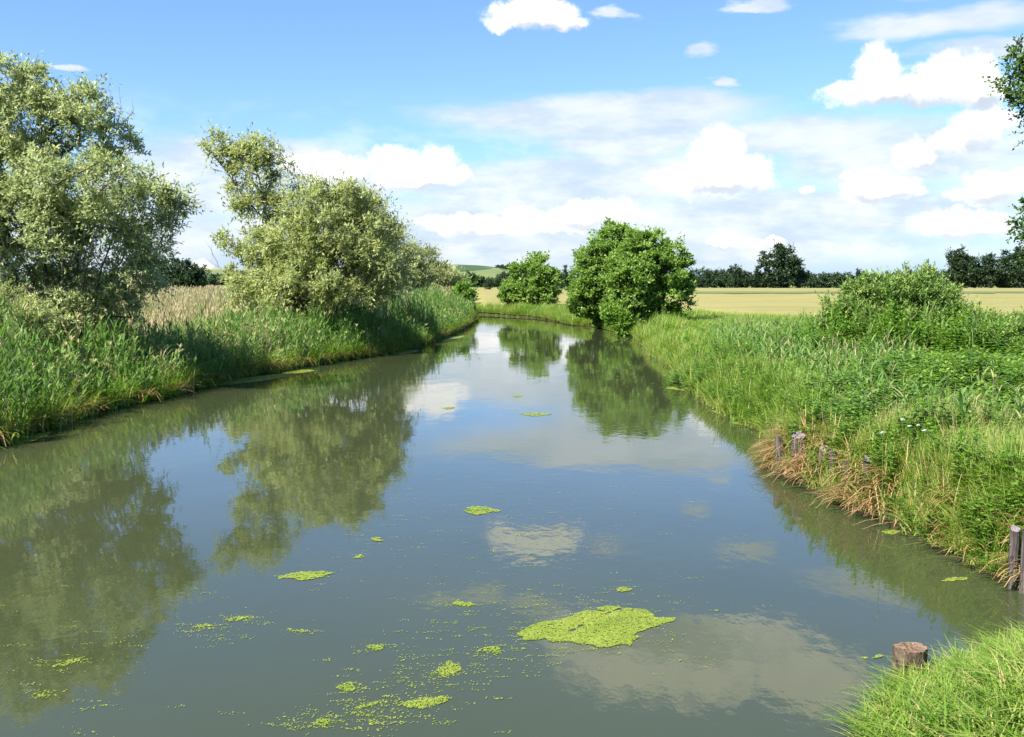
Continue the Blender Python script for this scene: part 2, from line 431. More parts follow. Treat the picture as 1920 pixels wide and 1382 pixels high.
def skeleton(stems, pts, rng, step=.6, r_tip=.012, power=.5, wig=.10):
    """stems: list of polylines; puffs (pts) attach to the nearest node further in"""
    nodes = []; par = []
    for st in stems:
        prev = -1
        for i in range(len(st) - 1):
            a, b = np.asarray(st[i], float), np.asarray(st[i + 1], float)
            m = max(1, int(np.linalg.norm(b - a) / step))
            for k in range(m + (0 if i else 1)):
                t = (k if not i else k + 1) / m
                p = a + (b - a) * t + (rng.normal(0, wig * .35, 3) if 0 < t < 1 else 0)
                if not i and k == 0: p = a
                nodes.append(p); par.append(prev); prev = len(nodes) - 1
            if not i:
                nodes.append(b); par.append(prev); prev = len(nodes) - 1
    base = np.mean([s[0] for s in stems], 0)
    order = np.argsort(np.linalg.norm(pts - base, axis=1))
    for i in order:
        N = np.array(nodes); v = pts[i] - N
        dist = np.linalg.norm(v, axis=1)
        cost = dist + .9 * np.maximum(0, -v[:, 2]) + .25 * np.linalg.norm(N - base, axis=1)
        j = int(np.argmin(cost)); L = dist[j]
        if L < .05: continue
        m = max(1, int(L / step)); prev = j; a = nodes[j]
        side = rng.normal(0, wig * L, 3); side[2] = abs(side[2])
        for k in range(1, m + 1):
            t = k / m
            nodes.append(a + v[j] * t + side * math.sin(t * math.pi) * .6); par.append(prev); prev = len(nodes) - 1
    nodes = np.array(nodes); par = np.array(par)
    cnt = np.zeros(len(nodes)); has = np.zeros(len(nodes), bool); has[par[par >= 0]] = True
    cnt[~has] = 1
    for i in range(len(nodes) - 1, -1, -1):
        if par[i] >= 0: cnt[par[i]] += cnt[i]
    return nodes, par, r_tip * cnt ** power


def sample_lobes(lobes, n, rng, shell=.45, ragged=1.0):
    vol = np.array([l[3] * l[4] * l[5] for l in lobes]) ** .75
    idx = rng.choice(len(lobes), n, p=vol / vol.sum())
    Lb = np.array(lobes)[idx]
    d = unit(rng.normal(size=(n, 3))); r = rng.uniform(shell ** 3, 1, n) ** (1 / 3)
    ph = Lb[:, 0] * 3.1 + Lb[:, 2] * 1.7
    r = r * (1 + ragged * (.20 * np.sin(5 * d[:, 0] + 4 * d[:, 2] + ph) + .14 * np.sin(9 * d[:, 1] - 8 * d[:, 2] + 2 * ph) + .04 * rng.normal(0, 1, n)))
    return Lb[:, :3] + d * r[:, None] * Lb[:, 3:], d


def leaves(pts, rng, n_twig, n_leaf, Rp, ll, lw, droop=0.0, flat=1.0, up=.35, out=None, puff_tint=.22, width_fold=.25, base_tint=.5):
    """each puff: twigs radiating out; leaves along each twig.  Rp: puff radius (scalar or array)"""
    N = len(pts); Rp = np.broadcast_to(np.asarray(Rp, float), (N,))
    d = unit(rng.normal(size=(N, n_twig, 3)))
    if out is not None: d = unit(d + out[:, None, :] * .6)
    d[..., 2] = d[..., 2] * flat
    td = unit(d + np.array([0, 0, up]) + rng.normal(0, .25, d.shape))
    o = pts[:, None, :] + d * Rp[:, None, None] * rng.uniform(.1, .55, (N, n_twig, 1))
    L = Rp[:, None] * rng.uniform(.45, 1.1, (N, n_twig)) * np.where(rng.uniform(0, 1, (N, n_twig)) < .14, rng.uniform(1.15, 1.6, (N, n_twig)), 1)
    t = np.linspace(.1, 1, n_leaf)[None, None, :] + rng.uniform(-.06, .06, (N, n_twig, n_leaf))
    c = o[:, :, None, :] + td[:, :, None, :] * (L[:, :, None] * t)[..., None]
    c[..., 2] -= droop * (L[:, :, None] * t) ** 2
    ax = unit(td[:, :, None, :] * .8 + rng.normal(0, .75, c.shape) - np.array([0, 0, droop * .8]))
    sd = unit(np.cross(ax, unit(np.array([0, 0, 1.]) + rng.normal(0, .55, c.shape))))
    s = rng.uniform(.7, 1.25, c.shape[:-1])[..., None]
    ax = ax * ll * s; sd = sd * lw * s
    nr = unit(np.cross(ax, sd)) * lw * width_fold
    v = np.stack([c, c + ax * .5 + sd * .5 + nr, c + ax, c + ax * .5 - sd * .5 + nr], -2).reshape(-1, 3)
    tint = base_tint + rng.normal(0, puff_tint, (N, 1, 1)) * .6 + rng.normal(0, .10, (N, n_twig, 1)) + rng.normal(0, .14, (N, n_twig, n_leaf))
    tint = np.repeat(np.clip(tint, 0, 1).ravel(), 4)
    Q = np.arange(len(v)).reshape(-1, 4)
    return v, Q, tint


def lobe(px, py, D, rx, ry, depth=1.0, dD=0.0):
    c = at(px, py, D + dD); k = (D + dD) / F
    return (*c, rx * k, (rx + ry) * .5 * k * depth, ry * k)


def tree(name, base, stems, lobes, label, cat, mat, n, n_twig, n_leaf, Rp, ll, lw, seed, group=None, bark='bark', droop=0, flat=1, up=.35,
         shell=.45, twigs=None, r_tip=.012, power=.5, extra=None, puff_tint=.22, base_tint=.5, step=.6, k=6, ragged=1.0):
    rng = np.random.default_rng(seed)
    base = np.asarray(base, float)
    root = tag(empty(name, tuple(base)), label, cat, group)
    pts, d = sample_lobes(lobes, n, rng, shell, ragged)
    pts = pts[pts[:, 2] > base[2] + .25]
    nd, par, rad = skeleton(stems, pts, rng, step, r_tip, power)
    V, Q = tubes(nd, par, rad, k)
    mesh('trunk', V, Q, M[bark], root, smooth=True)
    ctr = np.array(lobes)[:, :3].mean(0)
    v, q, t = leaves(pts, rng, n_twig, n_leaf, Rp * rng.choice([.5, .75, 1.0, 1.35], len(pts)) * rng.uniform(.85, 1.15, len(pts)), ll, lw, droop, flat, up, out=unit(pts - ctr) * .5, puff_tint=puff_tint, base_tint=base_tint)
    mesh('crown', v, q, M[mat], root, tint=t)
    if twigs:
        for (p0, p1, r0) in twigs:
            p0, p1 = np.array(p0), np.array(p1); m = 5
            nodes = [p0 + (p1 - p0) * (i / m) + (rng.normal(0, .03, 3) if i else 0) * np.linalg.norm(p1 - p0) for i in range(m + 1)]
            par_ = [-1] + list(range(m)); rr = [r0 * (1 - .8 * i / m) for i in range(m + 1)]
            for s_ in range(3):
                i0 = rng.integers(1, m); dv = unit((p1 - p0) + rng.normal(0, .5, 3) * np.linalg.norm(p1 - p0)) * np.linalg.norm(p1 - p0) * rng.uniform(.2, .4)
                nodes.append(nodes[i0] + dv); par_.append(i0); rr.append(r0 * .3)
            v_, q_ = tubes(np.array(nodes), np.array(par_), np.array(rr), 4)
            mesh('dead_twig', v_, q_, M['twig'], root)
    return root


def gz(x, y):
    return float(ground_h(np.array([[x, y]]))[0])


def base_at(px, D):
    p = at(px, 600, D)
    return np.array([p[0], p[1], gz(p[0], p[1]) - .05])


# -- big silvery willow, left edge
D = 33.0; b = base_at(118, D)
st = []
for (x, y, dd, bx) in [(60, 330, .5, -.5), (118, 360, -.6, -.2), (165, 300, .6, 0), (225, 400, -.8, .25), (40, 470, 1.2, -.7), (255, 470, 1.0, .4), (-60, 300, .3, -.9), (170, 470, -1.6, .1)]:
    m = at((x + 118) / 2 + (x - 118) * .10, (y + 640) / 2 + 15, D + dd * .4)
    st.append([b + np.array([bx * .35, dd * .15, 0]), m, at(x, y, D + dd)])
tw = [(at(215, 235, D), at(206, 172, D), .02), (at(222, 240, D), at(228, 175, D + .3), .018), (at(240, 240, D), at(250, 185, D), .016), (at(170, 200, D), at(168, 150, D), .018)]
tree('willow_tree', b, st,
     [lobe(70, 168, D, 58, 48), lobe(20, 215, D, 80, 76), lobe(95, 205, D, 75, 45), lobe(150, 210, D, 42, 40, 1, -.6), lobe(215, 262, D, 48, 36, 1, .3), lobe(130, 300, D, 80, 40),
      lobe(20, 330, D, 110, 90), lobe(170, 355, D, 110, 62, 1, -1), lobe(300, 395, D, 48, 42), lobe(230, 400, D, 70, 55, 1, .8), lobe(255, 470, D, 55, 42), lobe(60, 420, D, 110, 75, 1, -.8),
      lobe(-110, 330, D, 130, 200), lobe(60, 575, D, 70, 46, 1, -.5), lobe(140, 580, D, 60, 40, 1, -.6), lobe(205, 560, D, 58, 44), lobe(270, 520, D, 36, 42), lobe(120, 420, D, 70, 50, 1, 1.5), lobe(150, 530, D, 80, 42, 1, 1.2), lobe(225, 535, D, 60, 36, 1, .6), lobe(20, 545, D, 90, 50, 1, 1), lobe(90, 480, D, 90, 50, 1, 1.4), lobe(330, 385, D, 18, 25)],
     'large silvery green willow with dark forked stems overhanging the reed bank', 'tree', 'willow', 820, 19, 9, .47, .16, .052, 3, shell=.55,
     droop=.25, up=.45, twigs=tw, r_tip=.012, power=.42)

# low willow scrub under it, at the very edge
D = 29.5; b = base_at(10, D)
tree('willow_shrub', b, [[b, at(0, 575, D)], [b, at(45, 580, D)], [b, at(-60, 560, D)]],
     [lobe(10, 575, D, 60, 40), lobe(-70, 570, D, 70, 60), lobe(60, 600, D, 35, 25)],
     'low yellow green willow scrub under the large silvery willow', 'shrub', 'willow_olive', 70, 20, 9, .42, .12, .032, 4, droop=.2)

# -- round olive willow with the leaning bough
D = 51.0; b = base_at(610, D)
st = [[b, at(560, 470, D), at(520, 440, D)], [b, at(600, 460, D - .6), at(610, 420, D)], [b, at(660, 470, D), at(690, 430, D)], [b, at(540, 520, D - 1), at(500, 500, D)], [b + np.array([.3, 0, 0]), at(690, 520, D), at(720, 480, D)]]
st.append([b, at(545, 500, D + .4), at(500, 405, D + .4), at(485, 330, D + .4), at(460, 285, D + .4)])
st.append([at(507, 425, D + .4), at(462, 375, D + .4), at(425, 320, D + .4), at(395, 285, D + .4)])
tw = [(at(x, 345, D), at(x + dx, y, D), .018) for x, dx, y in [(580, -2, 310), (592, 3, 312), (560, -6, 315), (618, 2, 312), (622, 6, 322), (640, 2, 330), (688, 6, 342), (700, 10, 350), (712, 12, 358), (525, 2, 280), (655, 0, 335)]]
tw += [(at(410, 500, D), at(385, 450, D), .015), (at(420, 510, D), at(392, 490, D), .012)]
tree('willow_tree', b, st,
     [lobe(600, 430, D, 100, 82), lobe(540, 470, D, 80, 72), lobe(660, 440, D, 66, 80), lobe(600, 500, D, 120, 58, 1, -1), lobe(490, 510, D, 60, 50), lobe(640, 380, D, 70, 42), lobe(555, 375, D, 45, 40),
      lobe(690, 500, D, 60, 62), lobe(455, 535, D, 30, 28), lobe(580, 550, D, 115, 34, 1, -.8), lobe(500, 555, D, 60, 30), lobe(670, 550, D, 60, 34),
      lobe(480, 300, D, 44, 34, .8, .4), lobe(470, 310, D, 46, 30, .8, .4), lobe(490, 340, D, 34, 34, .8, .4), lobe(430, 285, D, 34, 18, .8, .4), lobe(460, 375, D, 34, 24, .8, .4), lobe(500, 380, D, 30, 30, .8, .4), lobe(455, 290, D, 34, 24, .8, .4), lobe(410, 275, D, 32, 16, .8, .4), lobe(385, 280, D, 14, 16, .8, .4), lobe(480, 350, D, 30, 25, .8, .4), lobe(435, 365, D, 26, 22, .8, .4), lobe(390, 335, D, 14, 9, .6, .4), lobe(505, 395, D, 26, 22, .8, .4),
      lobe(420, 440, D, 20, 16), lobe(445, 465, D, 20, 14)],
     'round olive green willow with one tall bough leaning out, behind the reeds', 'tree', 'willow_olive', 520, 19, 9, .58, .21, .066, 5, shell=.6,
     droop=.18, up=.3, twigs=tw, bark='bark', r_tip=.014, power=.47)

D = 60.0; b = base_at(735, D)
tree('willow_tree', b, [[b, at(735, 480, D)], [b, at(760, 470, D)], [b, at(700, 480, D)]],
     [lobe(712, 470, D, 36, 62), lobe(722, 510, D, 36, 40), lobe(732, 430, D, 13, 20), lobe(700, 420, D, 26, 40)],
     'grey olive willow tucked against the round olive willow, with bare topmost twigs', 'tree', 'willow_grey', 150, 18, 9, .62, .2, .06, 6,
     twigs=[(at(700, 400, D), at(712, 352, D), .02), (at(715, 420, D), at(726, 368, D), .02), (at(690, 400, D), at(700, 348, D), .018), (at(735, 430, D), at(742, 400, D), .015)])

D = 108.0; b = base_at(762, D)
tree('willow_tree', b, [[b, at(762, 490, D)], [b, at(775, 510, D)]],
     [lobe(755, 500, D, 34, 44), lobe(772, 520, D, 30, 32), lobe(748, 445, D, 16, 20)],
     'middle grey green willow, between the twiggy one and the last small one', 'tree', 'willow_grey', 90, 18, 8, .9, .32, .11, 57)
D = 165.0; b = base_at(800, D)
tree('willow_tree', b, [[b, at(795, 500, D)], [b, at(820, 520, D)]],
     [lobe(795, 480, D, 26, 24), lobe(800, 515, D, 44, 34), lobe(775, 515, D, 34, 40), lobe(830, 530, D, 38, 24), lobe(850, 538, D, 20, 14)],
     'small grey green willow with sloping crown, last before the river bend', 'tree', 'willow_grey', 150, 18, 8, 1.3, .46, .16, 7)
D = 104.0; b = base_at(868, D)
tree('willow_shrub', b, [[b, at(868, 550, D)]], [lobe(868, 549, D, 16, 13), lobe(855, 553, D, 12, 9), lobe(880, 556, D, 10, 8)],
     'small bright green bush at the end of the reed bed by the river bend', 'shrub', 'bush', 26, 16, 8, .6, .28, .13, 8)

# -- alders
D = 115.5; b = base_at(1000, D)
tree('alder_tree', b, [[b, at(998, 550, D), at(1000, 510, D)], [b + np.array([.6, 0, 0]), at(1006, 560, D), at(1010, 520, D)]],
     [lobe(1003, 515, D, 28, 28), lobe(990, 535, D, 40, 28), lobe(1020, 540, D, 30, 30), lobe(965, 545, D, 30, 20), lobe(1000, 560, D, 36, 22), lobe(950, 556, D, 16, 14), lobe(966, 508, D, 8, 8), lobe(1012, 492, D, 12, 10), lobe(975, 576, D, 26, 14), lobe(1000, 584, D, 30, 10), lobe(1030, 530, D, 22, 28)],
     'small dark green alder alone on the far bank at the river bend', 'tree', 'alder', 190, 20, 9, .70, .25, .18, 9, ragged=.45, flat=.7, up=.5, bark='palebark', r_tip=.02)
D = 79.0; b = base_at(1138, D); b2 = b
tree('alder_tree', b, [[b, at(1140, 540, D), at(1150, 450, D)], [b, at(1115, 540, D), at(1105, 480, D)]],
     [lobe(1150, 452, D, 38, 30), lobe(1135, 490, D, 50, 42), lobe(1110, 520, D, 44, 40), lobe(1105, 560, D, 40, 36), lobe(1180, 470, D, 40, 46), lobe(1150, 540, D, 50, 50), lobe(1128, 595, D, 36, 18), lobe(1088, 570, D, 18, 24), lobe(1162, 435, D, 20, 13)],
     'tall alder standing behind the broad round alder, its pointed top showing', 'tree', 'alder', 360, 20, 9, .50, .19, .13, 10, ragged=.45, flat=.6, up=.5, r_tip=.016)
D = 72.0; b = base_at(1215, D)
tree('alder_tree', b, [[b, at(1215, 550, D), at(1215, 480, D)], [b, at(1190, 560, D), at(1170, 500, D)], [b, at(1245, 560, D), at(1265, 510, D)], [b, at(1180, 590, D - .5), at(1155, 570, D - 1)]],
     [lobe(1215, 480, D, 54, 46), lobe(1210, 520, D, 74, 54, 1, -.4), lobe(1255, 505, D, 42, 46), lobe(1180, 520, D, 44, 56), lobe(1185, 565, D, 54, 40, 1, -.6), lobe(1240, 555, D, 52, 38, 1, -.2), lobe(1280, 530, D, 22, 30), lobe(1195, 600, D, 44, 24, 1, -.7), lobe(1250, 590, D, 34, 18), lobe(1205, 445, D, 22, 14)],
     'broad round dark green alder leaning over the water', 'tree', 'alder', 540, 20, 9, .44, .175, .13, 11, ragged=.45, flat=.6, up=.5, r_tip=.016)
D = 69.5; b = base_at(1163, D)
b[2] = max(b[2], -.05)
tree('alder_shrub', b, [[b, at(1165, 605, D)], [b, at(1150, 600, D)]],
     [lobe(1163, 603, D, 20, 20), lobe(1175, 615, D, 15, 12), lobe(1148, 588, D, 14, 12)],
     'bright green bush at the water edge in front of the broad alder', 'shrub', 'bush', 46, 16, 8, .36, .17, .11, 12)
D = 96.0; b = base_at(1040, D)
D = 100.0; b = base_at(985, 113.0)
tree('alder_shrub', b, [[b, at(985, 583, 113.)]], [lobe(985, 584, 113., 18, 9), lobe(1003, 588, 113., 12, 6)],
     'low bright bush under the small alder at the far bank', 'shrub', 'bush', 22, 14, 8, .5, .25, .14, 13)

# -- tree just outside the right edge, branches reach in
D = 27.0; b = base_at(2120, D)
tree('alder_tree', b, [[b, at(2110, 450, D), at(2090, 220, D), at(2070, 80, D)], [at(2112, 480, D), at(2010, 420, D), at(1950, 390, D)], [at(2095, 280, D), at(1990, 190, D), at(1930, 150, D)]],
     [lobe(1948, 150, D, 50, 62), lobe(1930, 100, D, 30, 36, 1, .3), lobe(1935, 185, D, 24, 28, 1, -.3), lobe(2040, 150, D, 90, 130), lobe(2080, 330, D, 110, 130), lobe(1946, 400, D, 30, 44, 1, .2), lobe(1936, 370, D, 18, 20), lobe(1950, 450, D, 22, 20), lobe(2180, 200, D, 110, 180), lobe(2000, 390, D, 50, 60)],
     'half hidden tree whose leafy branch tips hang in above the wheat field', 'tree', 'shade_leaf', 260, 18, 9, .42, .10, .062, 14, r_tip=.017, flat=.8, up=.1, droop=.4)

# -- willow bush on the right bank
D = 36.0; b = base_at(1680, D)
tree('willow_shrub', b, [[b, at(1660, 600, D), at(1640, 550, D)], [b, at(1700, 590, D), at(1720, 550, D)], [b + np.array([-.5, -.2, 0]), at(1610, 610, D), at(1590, 570, D)], [b + np.array([.4, 0, 0]), at(1750, 600, D), at(1770, 570, D)]],
     [lobe(1640, 562, D, 62, 42), lobe(1700, 560, D, 66, 42), lobe(1600, 600, D, 52, 42), lobe(1760, 590, D, 46, 40), lobe(1680, 610, D, 80, 46, 1, -.3), lobe(1800, 625, D, 46, 34), lobe(1640, 640, D, 80, 36, 1, -.5), lobe(1740, 640, D, 80, 36, 1, -.5), lobe(1575, 635, D, 36, 30), lobe(1560, 655, D, 40, 26, 1, -.6), lobe(1660, 672, D, 110, 26, 1, -1.2), lobe(1605, 560, D, 20, 26), lobe(1740, 540, D, 20, 24), lobe(1780, 565, D, 22, 22)],
     'rounded willow bush with upright shoots and pale bare stems on the right bank', 'shrub', 'shrub', 560, 22, 9, .36, .15, .045, 15, ragged=.5, up=1.0, r_tip=.01,
     twigs=[(at(1690, 665, D - 1.6), at(1683, 590, D - 1.5), .03), (at(1672, 660, D - 1.6), at(1664, 610, D - 1.5), .025), (at(1618, 630, D - 1.6), at(1602, 590, D - 1.5), .02)])
D = 33.5; b = base_at(1880, D)
tree('willow_shrub', b, [[b, at(1880, 640, D)], [b, at(1850, 640, D)], [b, at(1920, 640, D)]],
     [lobe(1875, 632, D, 50, 22), lobe(1830, 645, D, 40, 22), lobe(1930, 640, D, 50, 30)],
     'low dark shrub beside the rounded willow bush, in its shade', 'shrub', 'shrub', 80, 16, 9, .34, .12, .04, 16, up=.5)

# -- distant trees
def far_tree(name, px, ytop, ybase, w, D, label, seed, group='distant trees along the field edge', shape='round', n=60):
    n = int(n * 1.5)
    b = at(px, ybase, D); b[2] = .8
    h = ybase - ytop
    if shape == 'round':
        lb = [lobe(px, ytop + h * .28, D, w * .34, h * .28), lobe(px - w * .2, ytop + h * .5, D, w * .3, h * .3), lobe(px + w * .2, ytop + h * .48, D, w * .3, h * .3), lobe(px, ytop + h * .7, D, w * .42, h * .26)]
    elif shape == 'tall':
        lb = [lobe(px, ytop + h * .22, D, w * .22, h * .22), lobe(px + w * .05, ytop + h * .5, D, w * .38, h * .3), lobe(px, ytop + h * .75, D, w * .4, h * .22)]
    else:
        lb = [lobe(px, ytop + h * (.1 + .16 * i), D, w * (.10 + .085 * i), h * .12) for i in range(6)]
    rr = np.random.default_rng(seed)
    lb = [(l[0] + rr.normal(0, l[3] * .15), l[1], l[2] + rr.normal(0, l[5] * .08), l[3], l[4], l[5]) for l in lb]
    k = D / F
    return tree(name, b, [[b, at(px, ybase - h * .55, D)]], lb, label, 'tree', 'far', n, 10, 6, h * .085 * k, h * k * .045, h * k * .035, seed,
                group=group, flat=.8, r_tip=h * k * .004, step=h * k * .1, k=5)


far_tree('distant_tree', 1466, 463, 540, 76, 610, 'tallest round dark tree of the distant field edge, with a dome top', 21, n=110)
far_tree('distant_tree', 1497, 490, 540, 34, 612, 'shorter dark tree pressed against the tall domed distant tree', 22)
far_tree('distant_tree', 1378, 496, 541, 66, 608, 'low broad dark tree between the alder and the tall domed distant tree', 23, n=80)
far_tree('distant_tree', 1320, 500, 541, 38, 606, 'dark distant tree showing just beside the broad alder', 24)
far_tree('distant_tree', 1420, 498, 540, 14, 612, 'slim spire shaped distant tree touching the tall domed tree', 25, shape='cone', n=40)
far_tree('distant_tree', 1799, 464, 538, 66, 560, 'broad flat topped dark tree beyond the wheat, next to the willow bush', 26, n=110, shape='tall')
far_tree('distant_tree', 1855, 476, 538, 40, 560, 'round dark tree beyond the wheat between the broad tree and the conifer', 27, n=70)
far_tree('distant_tree', 1885, 470, 538, 30, 565, 'pointed dark conifer at the end of the distant field edge', 28, shape='cone', n=70)
far_tree('distant_tree', 1912, 462, 538, 40, 560, 'dark distant tree past the pointed conifer, cut by the picture edge', 29, n=80)
far_tree('distant_tree', 1742, 505, 538, 34, 575, 'small dark tree showing over the willow bush', 30)
far_tree('distant_tree', 1830, 498, 538, 26, 575, 'low tree filling the gap between two distant broad trees', 41)
far_tree('distant_tree', 345, 486, 560, 74, 165, 'dark round tree behind the silvery willow, beyond the reed meadow', 31, 'dark trees beyond the reed meadow', n=110)
far_tree('distant_tree', 316, 480, 560, 50, 170, 'dark tree half hidden by the silvery willow, left of its darker neighbour', 32, 'dark trees beyond the reed meadow', n=80)
far_tree('distant_tree', 366, 506, 560, 34, 168, 'smallest dark tree at the open end beyond the reed meadow', 33, 'dark trees beyond the reed meadow', n=60)
far_tree('distant_tree', 1060, 500, 543, 22, 480, 'dark pointed conifer in the gap between the two alder groups', 34, shape='cone', n=50)
far_tree('distant_tree', 1048, 508, 543, 16, 490, 'second dark pointed conifer in the gap, shorter', 35, shape='cone', n=40)
far_tree('distant_tree', 940, 512, 545, 26, 420, 'dark tree on the far field beside the small alder', 36)
far_tree('distant_tree', 918, 520, 545, 22, 430, 'little dark tree on the far field beneath the hill', 37)


def wood(name, xs, D, ytop, ybase, label, seed, spacing=16):
    """a far wood that reads as one mass"""
    rng = np.random.default_rng(seed); P_ = []; O_ = []
    k = D / F
    x = xs[0]
    while x < xs[1]:
        yt = ytop(x) + rng.normal(0, 3); h = max(6, ybase - yt)
        l = lobe(x, ybase - h * .5, D + rng.uniform(-10, 20), spacing * rng.uniform(.6, 1.1), h * .52)
        p, d = sample_lobes([l], 34, rng, .3); P_.append(p); x += spacing * rng.uniform(.4, .9)
    P_ = np.concatenate(P_); P_[:, 2] = np.maximum(P_[:, 2], 1.2)
    v, q, t = leaves(P_, rng, 9, 5, 3.6 * k, 2.6 * k, 2.1 * k, up=.4, flat=.8)
    tag(mesh(name, v, q, M['far'], tint=t), label, 'wood', kind='stuff')


wood('treeline', (1300, 1765), 640, lambda x: 510 + 4 * math.sin(x * .05) + (6 if x > 1560 else 0), 541, 'low dark wood along the far edge of the wheat field', 51, 14)
wood('treeline', (1730, 2050), 600, lambda x: 512 + 4 * math.sin(x * .09), 539, 'low dark wood behind the broad flat topped distant tree', 55, 12)
wood('treeline', (372, 480), 700, lambda x: 517 + 3 * math.sin(x * .08), 545, 'blue green wood on the slope behind the reed meadow', 52, 14)
wood('treeline', (860, 1110), 820, lambda x: 521 + 5 * math.sin(x * .07), 541, 'dark wood at the foot of the farmed hill', 53, 10)
wood('treeline', (935, 985), 1900, lambda x: 503, 509, 'thin wood on the crest of the farmed hill', 54, 6)

# ------------------------------------------------------------------ old posts and the stump
POSTS = []


def lathe_wood(c, r, z0, z1, seed, lean=(0, 0), slant=.0, k=30, rows=16, rough=.10, crack=True):
    rng = np.random.default_rng(seed)
    th = np.arange(k) / k * 2 * math.pi
    prof = 1 + rough * rng.normal(0, 1, k) + .7 * rough * np.sin(th * 2 + rng.uniform(0, 6)) + .5 * rough * np.sin(th * 3 + rng.uniform(0, 6))
    if crack:
        for _ in range(5): prof[rng.integers(0, k)] *= .84
    V = []
    dirv = rng.uniform(0, 6.283)
    for j in range(rows):
        f = j / (rows - 1); z = z0 + (z1 - z0) * f
        rr = r * prof * (1.06 - .1 * f) * (1 + rng.normal(0, .012, k))
        top = slant * r * np.cos(th - dirv) * f ** 3 + (rng.normal(0, .05, k) * r if j == rows - 1 else 0)
        V.append(np.column_stack([c[0] + lean[0] * f + rr * np.cos(th), c[1] + lean[1] * f + rr * np.sin(th), z + top]))
    Q = [(j * k + i, j * k + (i + 1) % k, (j + 1) * k + (i + 1) % k, (j + 1) * k + i) for j in range(rows - 1) for i in range(k)]
    return V, np.array(Q)


def wood_top(ring, seed, depth=.05):
    rng = np.random.default_rng(seed); k = len(ring); c = ring.mean(0); V = [ring]; fr = [.82, .58, .3]
    for f in fr:
        V.append(c + (ring - c) * f + np.column_stack([np.zeros((k, 2)), -np.abs(rng.normal(0, depth, k)) * .5]))
    V = np.concatenate(V + [c[None] + [[0, 0, -depth]]]); n = len(V) - 1
    Q = [(j * k + i, j * k + (i + 1) % k, (j + 1) * k + (i + 1) % k, (j + 1) * k + i) for j in range(3) for i in range(k)]
    T_ = [(3 * k + i, 3 * k + (i + 1) % k, n) for i in range(k)]
    return V, np.array(Q), np.array(T_)


def post(name, px, pyw, pyt, wpx, label, seed, mat='post', topmat='posttop', lean=(0, 0), slant=.3, rough=.10, cat='post', group=None, side='shaft', off=0.0):
    c = gp(px - 3, pyw + 5); k = np.linalg.norm(c - CAM) / F
    ztop = at(px, pyt, c[1])[2]
    POSTS.append(c[:2])
    root = tag(empty(name, (c[0], c[1], 0)), label, cat, group)
    V, Q = lathe_wood(c, wpx * .5 * k, -.5, ztop, seed, lean, slant, rough=rough)
    mesh(side, np.concatenate(V), Q, M[mat], root, smooth=True)
    v, q, t_ = wood_top(V[-1], seed + 1, wpx * k * .10)
    mesh('cut_face', v, q, M[topmat], root, T=t_)
    return root


post('tree_stump', 1708, 1270, 1214, 55, 'short brown cracked wooden stump standing in the water by the near grass', 61, 'stump', 'stumptop', slant=.05, cat='stump', side='bark', rough=.03)
gpst = 'row of old mooring posts in the right bank'
post('wooden_post', 1468, 880, 822, 15, 'old post first in the row, slim, at the corner of the cut bank', 62, group=gpst, lean=(-.05, .02), slant=.8)
post('wooden_post', 1497, 890, 816, 22, 'thickest old grey post of the row, pale topped, second from the corner', 63, group=gpst, lean=(.02, .05), slant=.45)
post('wooden_post', 1543, 907, 840, 16, 'old grey post third from the corner, tucked in grass', 64, group=gpst, lean=(.03, 0), slant=.6)
post('wooden_post', 1567, 921, 846, 16, 'old grey post fourth from the corner, close behind the third', 65, group=gpst, lean=(-.02, .03), slant=.6)
post('wooden_post', 1588, 932, 866, 13, 'low worn post fifth from the corner, nearly hidden in straw', 66, group=gpst, slant=.7)
post('wooden_post', 1622, 948, 860, 13, 'thin leaning post at the end of the row, above the broken stalks', 67, group=gpst, lean=(.05, .02), slant=.9)
post('wooden_post', 1899, 1098, 992, 15, 'tall pale topped post at the picture edge, standing in dark water', 68, group=gpst, lean=(.03, .02), slant=.5)
post('wooden_post', 1919, 1106, 996, 11, 'pale post beside the tall edge post, half out of the picture', 69, group=gpst, lean=(.02, 0), slant=.5)

# ------------------------------------------------------------------ grasses, reeds, herbs: templates and scatter
def strip(path, widths, sidevec):
    path = np.asarray(path); n = len(path); s = np.asarray(sidevec)
    V = np.empty((2 * n, 3)); V[0::2] = path - s * np.asarray(widths)[:, None] * .5; V[1::2] = path + s * np.asarray(widths)[:, None] * .5
    Q = [(2 * i, 2 * i + 1, 2 * i + 3, 2 * i + 2) for i in range(n - 1)]
    return V, np.array(Q)


class T:                                                 # one plant template
    def __init__(self): self.V = []; self.Q = []; self.t = []; self.n = 0
    def add(self, V, Q, tint):
        self.V.append(V); self.Q.append(Q + self.n); self.t.append(np.broadcast_to(np.asarray(tint, float), (len(V),))); self.n += len(V)
    def done(self): self.V = np.concatenate(self.V); self.Q = np.concatenate(self.Q); self.t = np.concatenate(self.t); return self


def arc(p0, az, lean0, length, curl, n=4):
    """curved blade path; lean measured from vertical, growing by curl"""
    pts = [np.array(p0, float)]; a = lean0
    for i in range(n):
        s = length / n
        pts.append(pts[-1] + s * np.array([math.sin(a) * math.cos(az), math.sin(a) * math.sin(az), math.cos(a)]))
        a += curl / n
    return np.array(pts)


